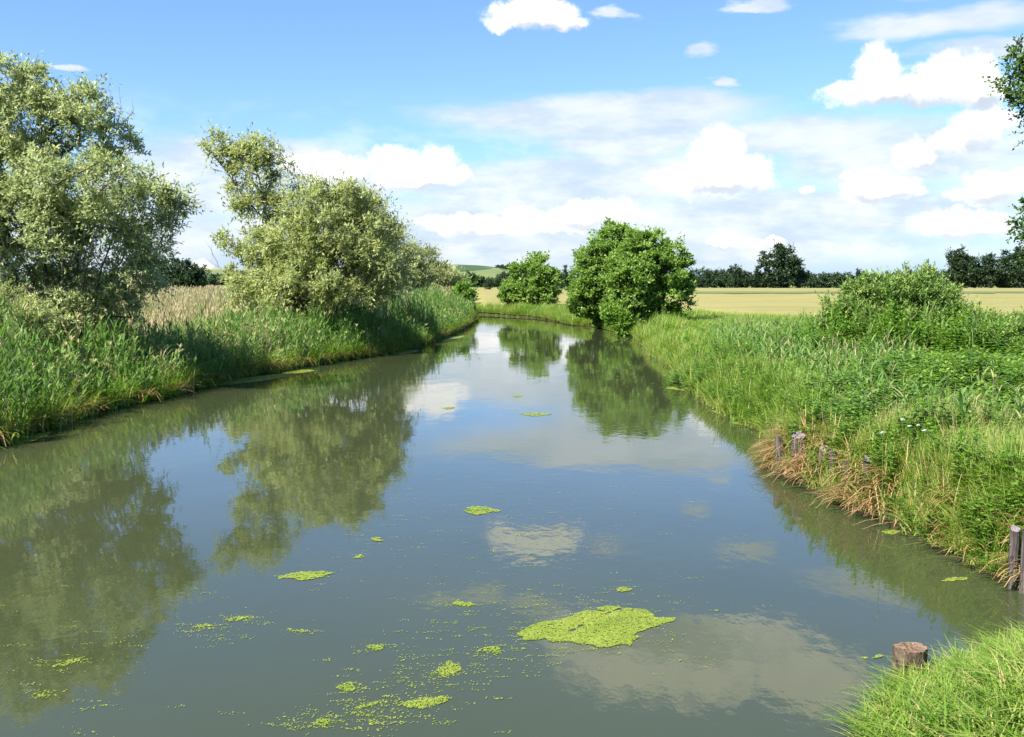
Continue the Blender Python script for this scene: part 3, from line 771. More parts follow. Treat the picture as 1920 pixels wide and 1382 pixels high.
def tuft(rng, n=14, h=.6, w=.012, spread=.12, lean=.25, curl=.9, dry=.06, seg=3, t0=.45):
    t = T()
    for i in range(n):
        az = rng.uniform(0, 6.283); r = spread * math.sqrt(rng.uniform())
        a2 = rng.uniform(0, 6.283)
        L = h * rng.uniform(.55, 1.15)
        p = arc((r * math.cos(a2), r * math.sin(a2), -.02), az, abs(rng.normal(0, lean)), L, rng.uniform(.2, 1) * curl, seg)
        wd = w * np.linspace(1, .15, seg + 1) * rng.uniform(.7, 1.3); wd[0] *= .8
        V, Q = strip(p, wd, (-math.sin(az), math.cos(az), 0))
        tt = rng.uniform(.88, 1) if rng.uniform() < dry else np.clip(rng.normal(t0, .16), 0, .85)
        t.add(V, Q, tt)
    return t.done()


def reed(rng, h=2.1, plume=0.0, w=.028, nl=7, dead=False):
    t = T(); az0 = rng.uniform(0, 6.283); lean = abs(rng.normal(0, .07))
    p = arc((0, 0, -.05), az0, lean, h, .12, 4)
    st = .95 if dead else .62
    V, Q = strip(p, [.012, .011, .010, .008, .004], (-math.sin(az0), math.cos(az0), 0)); t.add(V, Q, st)
    V, Q = strip(p, [.012, .011, .010, .008, .004], (math.cos(az0), math.sin(az0), 0)); t.add(V, Q, st)
    for i in range(nl):
        f = .18 + .8 * i / nl + rng.uniform(-.04, .04)
        q = p[0] + (p[-1] - p[0]) * f; az = az0 + i * 2.6 + rng.normal(0, .5)
        L = rng.uniform(.35, .6) * (1.1 - .35 * f)
        a = arc(q, az, rng.uniform(.18, .55), L, rng.uniform(.3, 1.2), 3)
        V, Q = strip(a, w * np.array([.6, 1, .8, .1]) * rng.uniform(.8, 1.2), (-math.sin(az), math.cos(az), 0))
        t.add(V, Q, np.clip(rng.normal(.9 if dead else .38, .10 if dead else .14), 0, 1 if dead else .7))
    if rng.uniform() < plume:
        for k in range(5):
            az = rng.uniform(0, 6.283); a = arc(p[-1] - np.array([0, 0, .12]), az, rng.uniform(.1, .4), .26, .8, 2)
            V, Q = strip(a, [.012, .045, .008], (-math.sin(az), math.cos(az), 0)); t.add(V, Q, rng.uniform(.82, 1))
    return t.done()


def seedgrass(rng, n=7, h=1.3):
    """tall dry meadow grass: thin stalks with loose pinkish beige heads"""
    t = T()
    for i in range(n):
        az = rng.uniform(0, 6.283); a2 = rng.uniform(0, 6.283); r = .22 * math.sqrt(rng.uniform())
        p = arc((r * math.cos(a2), r * math.sin(a2), 0), az, abs(rng.normal(0, .10)), h * rng.uniform(.75, 1.15), .3, 3)
        V, Q = strip(p, [.010, .009, .008, .006], (-math.sin(az), math.cos(az), 0)); t.add(V, Q, rng.uniform(.60, .88))
        for k in range(2):
            b = az + k * 1.6
            a = arc(p[-1] - np.array([0, 0, .15]), b, .15, .28, .5, 2)
            V, Q = strip(a, [.008, .04, .006], (-math.sin(b), math.cos(b), 0)); t.add(V, Q, rng.uniform(.84, 1))
    for i in range(4):
        az = rng.uniform(0, 6.283); a = arc((rng.normal(0, .1), rng.normal(0, .1), 0), az, .2, h * .6, .9, 3)
        V, Q = strip(a, [.014, .016, .012, .002], (-math.sin(az), math.cos(az), 0)); t.add(V, Q, rng.uniform(.4, .7))
    return t.done()


def herb(rng, h=.9, ll=.14, lw=.068, levels=9, stems=3):
    """leafy upright stems (nettle-like)"""
    t = T()
    for s in range(stems):
        az0 = rng.uniform(0, 6.283); r = .10 * rng.uniform()
        p = arc((r * math.cos(az0), r * math.sin(az0), 0), az0, abs(rng.normal(0, .14)), h * rng.uniform(.7, 1.1), .2, 3)
        V, Q = strip(p, [.010, .009, .007, .004], (-math.sin(az0), math.cos(az0), 0)); t.add(V, Q, .35)
        for i in range(levels):
            f = .25 + .75 * (i + .5) / levels
            j = min(int(f * 3), 2); q = p[j] + (p[j + 1] - p[j]) * (f * 3 - j)
            for k in range(2):
                az = i * 1.57 + k * 3.14 + rng.normal(0, .4)
                L = ll * rng.uniform(.7, 1.2) * (1.25 - .6 * f)
                a = arc(q, az, rng.uniform(.8, 1.4), L, .8, 2)
                V, Q = strip(a, lw * np.array([.35, 1, .08]) * (1.2 - .5 * f), (-math.sin(az), math.cos(az), 0))
                t.add(V, Q, np.clip(rng.normal(.45, .17), 0, 1))
    return t.done()


def stalks(rng, n=8, L=.7, hang=True):
    """dead bent stalks hanging over the cut bank"""
    t = T()
    for i in range(n):
        az = rng.normal(0, .8)
        p = arc((rng.normal(0, .08), rng.normal(0, .12), rng.uniform(-.05, .1)), az, rng.uniform(.9, 1.5) if hang else rng.uniform(.1, .9), L * rng.uniform(.5, 1.2), rng.uniform(.4, 1.5) if hang else .5, 3)
        w = rng.uniform(.008, .022)
        V, Q = strip(p, [w, w, w * .9, w * .4], (-math.sin(az), math.cos(az), 0)); t.add(V, Q, np.clip(rng.normal(.55, .25), 0, 1))
    return t.done()


def scatter(name, temps, P, S, yaw, mat, label, cat, tint=None, sz=None, wide=None, jit=.06, seed=0):
    """place templates at points P (n x 3) as ONE mesh of plant cover"""
    rng = np.random.default_rng(seed + 900)
    k = rng.integers(0, len(temps), len(P)); VV = []; QQ = []; TT = []; b = 0
    tint = np.zeros(len(P)) if tint is None else tint
    S = np.broadcast_to(np.asarray(S, float), (len(P),)); sz = S if sz is None else np.broadcast_to(np.asarray(sz, float), (len(P),))
    for i, t in enumerate(temps):
        w = np.nonzero(k == i)[0]
        if not len(w): continue
        c, s = np.cos(yaw[w]), np.sin(yaw[w])
        x = (t.V[None, :, 0] * c[:, None] - t.V[None, :, 1] * s[:, None]) * S[w][:, None] + P[w, 0][:, None]
        y = (t.V[None, :, 0] * s[:, None] + t.V[None, :, 1] * c[:, None]) * S[w][:, None] + P[w, 1][:, None]
        z = t.V[None, :, 2] * sz[w][:, None] + P[w, 2][:, None]
        VV.append(np.stack([x, y, z], -1).reshape(-1, 3))
        QQ.append((t.Q[None] + (np.arange(len(w)) * len(t.V))[:, None, None]).reshape(-1, 4) + b)
        TT.append(np.clip(t.t[None] + tint[w][:, None] + rng.normal(0, jit, (len(w), 1)), 0, 1).ravel())
        b += len(w) * len(t.V)
    o = mesh(name, np.concatenate(VV), np.concatenate(QQ), M[mat], tint=np.concatenate(TT))
    tag(o, label, cat, kind='stuff')
    return o


def cloud_pts(n, x0, x1, y0, y1, rng, margin=.10):
    P = np.column_stack([rng.uniform(x0, x1, n), rng.uniform(y0, y1, n)])
    v = np.abs(P[:, 0] / np.maximum(P[:, 1], 1)) < .5 + margin
    return P[v]


def place(P, sel):
    P = P[sel]; d = sdist(P)
    return P, d


def shore_pts(n, rng, lo, hi, ymin, ymax, side):
    """points close to the bank edge: lo..hi metres inland"""
    A = RIVER; B = np.roll(RIVER, -1, 0); mid = (A + B) / 2; L = np.linalg.norm(B - A, axis=1)
    okk = (mid[:, 1] > ymin) & (mid[:, 1] < ymax) & (L < 20)
    lx = mid[:, 1] * -.02
    okk &= ((mid[:, 0] > lx) | ((mid[:, 1] > 114.5) & (mid[:, 0] > -16))) if side > 0 else (mid[:, 0] < lx)
    p = np.where(okk, L, 0); i = rng.choice(len(A), n, p=p / p.sum())
    t = rng.uniform(0, 1, n)[:, None]; q = A[i] + (B[i] - A[i]) * t
    ab = unit(B[i] - A[i]); nrm = np.column_stack([-ab[:, 1], ab[:, 0]])
    off = rng.uniform(lo, hi, n)[:, None]
    c1 = q + nrm * off; c2 = q - nrm * off
    d1, d2 = sdist(c1), sdist(c2)
    sgn = np.sign(lo + hi)
    P = np.where((d1 * sgn > d2 * sgn)[:, None], c1, c2); d = np.maximum(d1, d2) if sgn > 0 else np.minimum(d1, d2)
    face = np.where((d1 > d2)[:, None], -nrm, nrm)       # towards the water
    return P, d, np.arctan2(face[:, 1], face[:, 0])


def clump(P, size, seed):
    """which plant clump a point belongs to: two random numbers of the clump and the distance from its middle (0..1)"""
    c = np.floor(P / size).astype(int); best = np.full(len(P), 9e9); r1 = np.zeros(len(P)); r2 = np.zeros(len(P))
    for i in (-1, 0, 1):
        for j in (-1, 0, 1):
            q = c + (i, j)
            h = (q[:, 0] * 73856093) ^ (q[:, 1] * 19349663) ^ (seed * 83492791)
            h = (h ^ (h >> 13)) * 1274126177 & 0x7fffffff
            f = [((h >> s_) & 1023) / 1023. for s_ in (2, 9, 14, 20)]
            d_ = np.linalg.norm((q + np.column_stack([f[0], f[1]])) * size - P, axis=1)
            b = d_ < best
            best = np.where(b, d_, best); r1 = np.where(b, f[2], r1); r2 = np.where(b, f[3], r2)
    return r1, r2, np.clip(best / size, 0, 1)


rg = np.random.default_rng(77)
reedT = [reed(rg, 2.15, .03, w=.046, nl=8) for _ in range(10)]
reedP = [reed(rg, 2.2, .9, w=.036) for _ in range(8)]
reedD = [reed(rg, 1.9, .2, dead=True) for _ in range(4)]
shortreed = [reed(rg, 1.5, 0, w=.044, nl=8) for _ in range(8)]
seedT = [seedgrass(rg) for _ in range(8)]
tuftT = [tuft(rg, 13, .65, .020, .13, .3, 1.2) for _ in range(10)]
fineT = [tuft(rg, 16, .7, .010, .16, .22, .8, .16) for _ in range(8)]
bigT = [tuft(rg, 17, .64, .019, .16, .38, 1.7, .14, 5, .5) for _ in range(8)]
herbT = [herb(rg) for _ in range(10)]
herbS = [herb(rg, .5, .085, .055, 6, 4) for _ in range(8)]
stalkT = [stalks(rg) for _ in range(8)]
stalkU = [stalks(rg, 6, .6, False) for _ in range(6)]


def put(name, temps, P, d, mat, label, cat, seed, s=(.8, 1.2), sz=None, tint=None, yaw=None, lift=0.0, rag=0.0):
    rng = np.random.default_rng(seed)
    if rag:
        r1, r2, rr = clump(P, rag, seed); r3, r4, rq = clump(P, rag * 2.7, seed + 50)
        keep = rr < .42 + .5 * rng.uniform(0, 1, len(P))
        hm = (.62 + .55 * r1 + .30 * (r3 - .5)) * (1.12 - .42 * rr)
        tv = .26 * (r2 - .5) + .16 * (r4 - .5)
        tint = tv if tint is None else np.broadcast_to(tint, (len(P),)) + tv
        sz = hm if sz is None else np.broadcast_to(sz, (len(P),)) * hm
        P, d, tint, sz = P[keep], d[keep], tint[keep], sz[keep]
        yaw = None if yaw is None else yaw[keep]
    pd = np.min([np.linalg.norm(P - c, axis=1) for c in POSTS[1:]], axis=0)
    keep = pd > .14
    P, d = P[keep], d[keep]
    tint = tint[keep] if isinstance(tint, np.ndarray) else tint
    sz = sz[keep] if isinstance(sz, np.ndarray) else sz
    yaw = yaw[keep] if isinstance(yaw, np.ndarray) else yaw
    z = ground_h(P, d) + lift
    S = rng.uniform(*s, len(P))
    return scatter(name, temps, np.column_stack([P, z]), S, rng.uniform(0, 6.283, len(P)) if yaw is None else yaw, mat, label, cat,
                   tint=tint, sz=None if sz is None else S * sz, seed=seed)


# ---- left bank
rng = np.random.default_rng(201)
P, d, yw = shore_pts(12500, rng, .05, 4.5, 15, 112, -1)
keep = (P[:, 0] / P[:, 1] > -.74)
P, d = P[keep], d[keep]
yy = P[:, 1]
hvar = (.72 + .28 * sm(.1, 2.0, d)) * (.80 + .16 * sm(32, 25, yy) + .14 * sm(48, 65, yy)) * (1 + .16 * vnoise(P, .5) + .12 * vnoise(P, 1.7, 4.))
put('reed_bed', reedT, P, d, 'reed', 'tall green reeds lining the left bank', 'reeds', 1, (.8, 1.15), sz=hvar, tint=.10 * vnoise(P, .3), rag=0.9)
P, d, yw = shore_pts(1900, rng, .2, 3.5, 15, 100, -1)
put('dead_reeds', reedD, P, d, 'reed', 'pale dead reed stems among the green left bank reeds', 'dead reeds', 26, (.6, .95), sz=.85, rag=1.6)
P, d, yw = shore_pts(3600, rng, .02, .9, 15, 112, -1)
put('sedge', bigT, P, d, 'grass', 'bright sedge drooping to the water below the reeds', 'sedge', 2, (1.0, 1.9), tint=-.10 + .16 * vnoise(P, .4), sz=.85, rag=0.7)
P, d, yw = shore_pts(700, rng, .0, .45, 15, 112, -1)
put('dead_reeds', stalkT, P, d, 'straw', 'brown dead stalks at the foot of the left bank reeds', 'dead reeds', 3, (.6, 1.1), yaw=yw, lift=.25, tint=np.full(len(P), -.12))
P = cloud_pts(60000, -75, 2, 20, 116, rng, .06); d = sdist(P)
w = rng.uniform(0, 1, len(P)) < np.clip(1.1 - P[:, 1] / 150, .2, 1)
k = (d > 3.2) & w & (P[:, 0] < -2); P, d = P[k], d[k]
n1 = vnoise(P, .22, 2.)
fr = sm(2.5, 9, d)
isr = rng.uniform(0, 1, len(P)) < (.44 - .36 * fr + .15 * n1)
q = isr & (rng.uniform(0, 1, len(P)) < .45)
put('reed_bed', reedP, P[q], d[q], 'reed', 'reeds with pinkish beige plumes behind the green fringe', 'reeds', 4, (.8, 1.05), sz=(.60 + .14 * sm(45, 70, P[q][:, 1])) * (1 + .12 * vnoise(P[q], .6)), tint=.06 * vnoise(P[q], .4), rag=1.2)
q = (~isr) & (rng.uniform(0, 1, len(P)) < .62)
put('meadow_grass', seedT, P[q], d[q], 'reed', 'tall beige seeding grass of the wet meadow', 'grass', 5, (1.1, 1.5), sz=.70 + .34 * sm(42, 66, P[q][:, 1]), tint=.04 * vnoise(P[q], .5), rag=1.1)
P = cloud_pts(9000, -110, -6, 100, 240, rng, .05); d = sdist(P); k = (d > 2) & (P[:, 0] / P[:, 1] < -.05)
put('meadow_grass', seedT, P[k], d[k], 'reed', 'pale seeding grass far back on the wet meadow', 'grass', 6, (1.6, 2.4), sz=.7, tint=.05 + .04 * vnoise(P[k], .3))

# ---- far bank and between the alders
P, d, yw = shore_pts(2600, rng, -.05, .5, 60, 138, 1)
put('sedge', bigT, P, d, 'grass', 'sedge fringe dipping into the water of the far bank', 'sedge', 27, (1.0, 1.6), sz=.8, tint=.06 * vnoise(P, .5))
P, d, yw = shore_pts(4200, rng, .0, 2.4, 60, 138, 1)
put('grass', tuftT, P, d, 'grass', 'bright short grass on the far bank around the alders', 'grass', 7, (1.1, 1.9), sz=.8, tint=.06 * vnoise(P, .5), rag=1.2)
P = cloud_pts(14000, -14, 24, 58, 135, rng, .0); d = sdist(P); k = (d > .3) & ~in_poly(P, fp) & (P[:, 0] > P[:, 1] * -.1); P, d = P[k], d[k]
put('grass', tuftT, P, d, 'grass', 'sunlit grass between the alders and the wheat', 'grass', 8, (1.2, 2.0), sz=.48, tint=.05 + .10 * vnoise(P, .3), rag=1.3)

# ---- right bank, main slope.  zones by photo column/row of the ground point
def pxof(P, z=.8):
    rel = np.column_stack([P, np.full(len(P), z)]) - CAM
    c, s = math.cos(PITCH), math.sin(PITCH)
    depth = rel[:, 1] * c - rel[:, 2] * s; upc = rel[:, 1] * s + rel[:, 2] * c
    return 960 + F * rel[:, 0] / depth, 691 - F * upc / depth


def right_zone(n, y0, y1, rng, power=1.0):
    """points on the right bank, denser towards the camera"""
    u_ = rng.uniform(0, 1, n) ** power; y = y0 + (y1 - y0) * u_
    x = y * rng.uniform(.05, .76, n)
    P = np.column_stack([x, y]); d = sdist(P)
    k = (d > .12) & ~in_poly(P, fp)
    return P[k], d[k]


P, d = right_zone(66000, 11.4, 76, rng, 1.7)
X, Y = pxof(P); nz = vnoise(P, .45, 5.); nz2 = vnoise(P, 1.1, 9.)
dens = rng.uniform(0, 1, len(P))
hd = 1 - .52 * sm(34, 60, P[:, 1])
nettle = sm(1480, 1760, X + 90 * nz) * sm(845, 770, Y + 40 * nz2) * sm(560, 610, Y)
fine = sm(745, 815, Y + 45 * nz + 25 * nz2) * (1 - nettle)
isn = dens < nettle
isf = ~isn & (rng.uniform(0, 1, len(P)) < fine)
isr = ~isn & ~isf
isr_ = isr & (rng.uniform(0, 1, len(P)) < .55 * sm(1290, 1400, X) * sm(1.0, 2.5, d))
isg = isr & ~isr_
q = isn & (rng.uniform(0, 1, len(P)) < .85)
put('nettles', herbT, P[q], d[q], 'herb', 'dense dark green nettles on the upper right bank', 'nettles', 11, (1.0, 1.5), sz=.64 + .14 * nz[q] + .08 * nz2[q], tint=.08 * nz2[q], rag=1.2)
q = isr_ & (rng.uniform(0, 1, len(P)) < .7)
put('reed_bed', shortreed, P[q], d[q], 'reed', 'short light green reeds on the right bank', 'reeds', 12, (.8, 1.15), sz=(.66 + .12 * nz[q] + .06 * nz2[q]) * hd[q], tint=.02 + .05 * nz2[q], rag=0.7)
put('grass', tuftT, P[isg], d[isg], 'grass', 'lush green grass of the right bank', 'grass', 13, (1.0, 1.6), sz=(.72 + .12 * nz[isg] + .08 * nz2[isg]) * hd[isg], tint=.10 * nz2[isg] + .03, rag=0.8)
beige = np.exp(-(((X - 1850) / 55) ** 2 + ((Y - 850) / 40) ** 2)) + .7 * np.exp(-(((X - 1655) / 26) ** 2 + ((Y - 800) / 60) ** 2))
put('meadow_grass', fineT, P[isf], d[isf], 'grass', 'fine yellow green grass near the old posts', 'grass', 14, (.9, 1.35), sz=(.80 + .12 * nz[isf] + .06 * nz2[isf]) * (.50 + .50 * sm(.2, 1.8, d[isf])), tint=.10 + .10 * nz2[isf] + .42 * beige[isf], rag=0.7)
q = isf & (rng.uniform(0, 1, len(P)) < .06 + .08 * sm(1640, 1850, X) * sm(880, 960, Y))
put('herbs', herbS, P[q], d[q], 'bush', 'small leafy herbs among the fine bank grass', 'herbs', 15, (.9, 1.4))
q = isg & (rng.uniform(0, 1, len(P)) < .22)
put('herbs', herbT, P[q], d[q], 'bush', 'leafy green herbs mixed into the right bank grass', 'herbs', 16, (.75, 1.1), sz=.8 * hd[q], rag=0.8)

q = isr_ & (rng.uniform(0, 1, len(P)) < .05)
put('dead_reeds', reedD, P[q], d[q], 'reed', 'pale dead reed stems standing in the right bank herbs', 'dead reeds', 25, (.55, .8), sz=.95 * hd[q])
bc = at(1685, 600, 35.0)[:2]; bp = bc + np.random.default_rng(8).normal(0, 1, (1200, 2)) * (2.9, 1.7); bd = sdist(bp)
fall = np.exp(-((bp - bc) ** 2).sum(1) / 11.)
put('tall_weeds', herbT, bp, bd, 'bush', 'tall mixed weeds crowding round the rounded willow bush', 'weeds', 28, (1.1, 1.6), sz=.6 + 1.05 * fall, tint=np.full(len(bp), -.12), rag=.6)
put('tall_weeds', shortreed, bp[:260] + .2, bd[:260], 'reed', 'upright pale stems among the weeds round the willow bush', 'weeds', 29, (.9, 1.2), sz=.6 + .75 * fall[:260], rag=.6)
# bank edge, right
P, d, yw = shore_pts(3600, rng, .03, .9, 11.5, 64, 1)
k = ~((P[:, 1] > 13.6) & (P[:, 1] < 20) & (d < .6) & (rng.uniform(0, 1, len(P)) < .75)); P, d, yw = P[k], d[k], yw[k]
put('sedge', bigT, P, d, 'grass', 'sedge tufts hanging over the edge of the right bank', 'sedge', 17, (.8, 1.35), sz=np.where(P[:, 1] < 20.5, .42, .8), tint=.10 * vnoise(P, .8), rag=0.6)
P, d, yw = shore_pts(700, rng, .05, .9, 11.5, 34, 1)
k = ~((P[:, 1] > 13.6) & (P[:, 1] < 20) & (d < .6) & (rng.uniform(0, 1, len(P)) < .75)); P, d, yw = P[k], d[k], yw[k]
put('herbs', herbS, P, d, 'herb', 'dark leafy herbs crowding the edge of the right bank', 'herbs', 18, (.9, 1.5), sz=np.where((P[:, 1] < 20.5) & (P[:, 1] > 14), .5, .85), rag=0.7)
P, d, yw = shore_pts(640, rng, .0, .5, 11.5, 20.5, 1)
k = (vnoise(P, 1.5, 3.) + rng.normal(0, .25, len(P)) > .12) & ((P[:, 1] > 13.6) | (rng.uniform(0, 1, len(P)) < .45))
put('dead_reeds', stalkT, P[k], d[k], 'straw', 'orange brown dead stalks hanging from the cut bank', 'dead reeds', 19, (.5, .9), yaw=yw[k], lift=.10, tint=.15 * vnoise(P[k], .9))
P, d, yw = shore_pts(130, rng, .1, .7, 13.2, 20, 1)
put('dead_reeds', stalkU, P, d, 'straw', 'broken straw coloured stalks among the old posts', 'dead reeds', 20, (.5, .9), tint=np.full(len(P), .1))

P, d, yw = shore_pts(520, rng, .1, 1.9, 11.2, 14.8, 1)
put('grass', bigT, P, d, 'grass', 'long arching grass over the dark bank beside the edge post', 'grass', 30, (.9, 1.3), sz=1.0, tint=.14 * vnoise(P, 2.), rag=.45)
# near bank below the camera, around the stump
P = np.column_stack([rng.uniform(2.0, 9.5, 15000), rng.uniform(4.2, 11.9, 15000)]); d = sdist(P)
st_c = gp(1706, 1262)[:2]
k = (d > .08) & (np.linalg.norm(P - st_c, axis=1) > .48); P, d = P[k], d[k]
P_, d_ = P[:2400], d[:2400]
sh = sm(.4, 1.5, np.linalg.norm(P - st_c, axis=1))
put('grass', bigT, P_, d_, 'grass', 'long arching grass on the near bank around the stump', 'grass', 21, (.7, 1.15), tint=-.06 + .18 * vnoise(P_, 2.3), sz=(.34 + .62 * sm(.7, 2.2, d_)) * (.22 + .78 * sh[:2400]), rag=0.35)
put('meadow_grass', fineT, P[4200:6400], d[4200:6400], 'grass', 'thin grass stalks standing on the near bank', 'grass', 22, (.6, .95), tint=.05 + .1 * vnoise(P[4200:6400], 1.3), sz=.35 + .7 * sm(.7, 2.2, d[4200:6400]), rag=0.4)
P, d, yw = shore_pts(700, rng, .0, .25, 4.2, 11.5, 1)
put('sedge', bigT, P, d, 'grass', 'sedge trailing into the water below the stump', 'sedge', 23, (.6, .9), sz=.4)

# fringe of weeds along the near edge of the wheat
A_ = fp[3:9]; t_ = rng.uniform(0, 5, 2600); i_ = np.minimum(t_.astype(int), 4); P = A_[i_] + (A_[i_ + 1] - A_[i_]) * (t_ - i_)[:, None] + rng.normal(0, .8, (2600, 2))
d = sdist(P); k = d > .4
put('meadow_grass', fineT, P[k], d[k], 'grass', 'ragged grass fringe along the edge of the wheat', 'grass', 24, (1.2, 1.8), sz=.42, tint=.12 + .1 * vnoise(P[k], .4), rag=0.9)

# ------------------------------------------------------------------ duckweed
def weed_mesh(name, poly_px, cell, seed, label, edge=.16, hole=.10, loc_label=True, fill=1.0, group='floating duckweed patches', cat='duckweed', mat='duckweed'):
    """a floating mat made of many small overlapping leaves; poly in photo pixels on the water"""
    rng = np.random.default_rng(seed)
    poly = np.array([gp(*p)[:2] for p in poly_px])
    lo, hi = poly.min(0) - .1, poly.max(0) + .1
    n = int((hi - lo).prod() / (cell * cell) * 1.7); P = rng.uniform(lo, hi, (n, 2))
    wob = np.column_stack([vnoise(P, 4.2, seed), vnoise(P, 4.9, seed + 3.)]) * edge * .6 + np.column_stack([vnoise(P, 13, seed), vnoise(P, 15, seed + 1.)]) * edge * .4
    ins = in_poly(P + wob, poly)
    hol = vnoise(P, 5., seed + 7.) + .5 * vnoise(P, 17., seed) > 1.0 - hole * 2
    P = P[ins & ~hol & (rng.uniform(0, 1, n) < fill)]
    return leaf_discs(name, P, cell, rng, label, cat, group, mat)


def leaf_discs(name, P, cell, rng, label, cat, group, mat, kind=None, zf=.004):
    n = len(P); th = rng.uniform(0, 6.283, n); r = cell * rng.uniform(.45, 1.0, n)
    ang = th[:, None] + np.array([0, 1.257, 2.513, 3.77, 5.026])[None]
    rr = r[:, None] * rng.uniform(.75, 1.1, (n, 5))
    z = zf + rng.uniform(0, .004, (n, 1)) + rng.uniform(-.001, .002, (n, 5))
    ring = np.stack([P[:, :1] + rr * np.cos(ang), P[:, 1:] + rr * np.sin(ang), z], -1)
    V = ring.reshape(-1, 3); b = np.arange(n) * 5
    Q = np.stack([b, b + 1, b + 2, b + 3], 1); T_ = np.stack([b, b + 3, b + 4], 1)
    c = np.array([P[:, 0].mean(), P[:, 1].mean(), 0])
    tint = np.repeat(np.clip(rng.normal(.5, .15, n) + .16 * vnoise(P, 5.3, 2.) + .10 * vnoise(P, 19., 1.) + (rng.uniform(0, 1, n) < .012) * .6, 0, 1), 5)
    o = mesh(name, V, Q, M[mat], loc=c, tint=tint, T=T_)
    return tag(o, label, cat, group, kind)


weed_mesh('duckweed_mat', [(976, 1193), (1000, 1172), (1050, 1158), (1100, 1142), (1130, 1138), (1200, 1143), (1252, 1163), (1222, 1178), (1188, 1190), (1186, 1202),
                           (1170, 1213), (1080, 1206), (1030, 1199), (985, 1202)],   .0125, 5, 'largest bright yellow green duckweed mat, ragged, floating in open water', edge=.10)


def ell(cx, cy, rx, ry, rot=0.0, n=14):
    return [(cx + rx * math.cos(a) * math.cos(rot) - ry * math.sin(a) * math.sin(rot), cy + rx * math.cos(a) * math.sin(rot) + ry * math.sin(a)) for a in np.arange(n) / n * 6.283]


patches = [
    (575, 1079, 38, 7, -.0, .03, 'long thin duckweed patch below the mirrored leaning bough'),
    (903, 957, 27, 7, 0, .035, 'oval duckweed patch alone in blue water, upstream of the largest mat'),
    (1004, 777, 24, 3, 0, .06, 'farthest sizeable duckweed streak, in the mirrored white cloud'),
    (922, 1222, 25, 6, -.1, .018, 'forked duckweed patch just short of the largest mat'),
    (800, 1318, 46, 8, -.1, .016, 'broken duckweed streak with gaps, lowest in the drifting trail'),
    (846, 1256, 22, 12, -.4, .016, 'crumbled duckweed clump in the middle of the drifting trail'),
    (866, 1134, 16, 4, 0, .02, 'small duckweed patch above the drifting trail'),
    (652, 1290, 14, 6, -.4, .016, 'tilted duckweed clump at the shallow end of the trail'),
    (705, 1216, 18, 4, 0, .018, 'thin double duckweed fleck left of the crumbled clump'),
    (708, 1014, 14, 3, 0, .03, 'pale duckweed fleck near the tip of the mirrored round willow'),
    (674, 1043, 9, 4, 0, .028, 'tiny duckweed tuft between two pale flecks'),
    (1100, 1080, 0, 0, 0, .02, ''),
    (130, 1240, 40, 4, -.28, .018, 'slanting duckweed thread across the mirrored silvery willow'),
    (380, 1178, 16, 4, -.15, .02, 'small duckweed streak at the edge of the mirrored silvery willow'),
    (563, 1183, 13, 3, 0, .02, 'short duckweed dash in plain blue water'),
    (840, 765, 10, 2, 0, .05, 'faint duckweed dash in the brightest mirrored cloud'),
    (970, 743, 9, 2, 0, .06, 'tiny farthest duckweed dot on the mirrored cloud'),
    (690, 1322, 28, 4, -.15, .015, 'sparse duckweed thread leading to the broken streak'),
    (610, 1355, 14, 6, .2, .014, 'loose duckweed clump near the bottom of the trail'),
    (1165, 1105, 12, 3, 0, .02, 'small duckweed fleck beyond the largest mat'),
    (445, 1160, 22, 3, -.2, .02, 'string of duckweed flecks in blue water beside the mirrored willow'),
    (85, 1302, 7, 3, 0, .016, 'single pale floating leaf on the mirrored willow crown'),
]
for i, (cx, cy, rx, ry, rot, cell, lab) in enumerate(patches):
    if rx: weed_mesh('duckweed_patch', ell(cx, cy, rx, ry, rot), cell * .7, 70 + i, lab, edge=.10 + cell, hole=.0, fill=.55 if cy > 1150 else .8)

rng = np.random.default_rng(404)
px = []
for (cx, cy, rx, ry, rot, cell, lab) in patches:
    if rx: px.append(np.column_stack([cx + rng.normal(0, rx * .9 + 4, 14), cy + rng.normal(0, ry * .8 + 2, 14)]))
px.append(np.column_stack([rng.uniform(960, 1265, 90), 1176 + rng.normal(0, 24, 90)]))
def drift(n, cx, cy, sx, sy, rot=0.0):
    a = rng.normal(0, 1, (n, 2)) * (sx, sy); c, s = math.cos(rot), math.sin(rot)
    px.append(np.column_stack([cx + a[:, 0] * c - a[:, 1] * s, cy + a[:, 0] * s + a[:, 1] * c]))
drift(150, 760, 1290, 90, 45, -.3); drift(70, 640, 1350, 80, 16); drift(60, 880, 1180, 80, 40, -.2); drift(60, 980, 1150, 60, 30); drift(80, 780, 1050, 190, 60)
drift(110, 960, 930, 200, 45); drift(40, 420, 1180, 60, 18, -.2); drift(60, 150, 1230, 80, 60, -.3); drift(40, 980, 750, 120, 30); drift(80, 1150, 1140, 160, 60); drift(60, 1200, 900, 200, 40); drift(40, 980, 1240, 60, 20)
px = np.concatenate(px); px = px[(px[:, 1] > 690)]
P = np.array([gp(*p)[:2] for p in px]); P = P[sdist(P) < -.4]
C = []
for p in P:
    m = int(rng.integers(4, 16)) if rng.uniform() < .4 else int(rng.integers(1, 4))
    s = .018 + .0010 * p[1]
    C.append(p + rng.normal(0, s, (m, 2)) * (1.9, .6))
C = np.concatenate(C)
o = leaf_discs('duckweed_flecks', C, .010, rng, 'scattered duckweed flecks drifting over the water', 'duckweed', None, 'duckweed', kind='stuff')

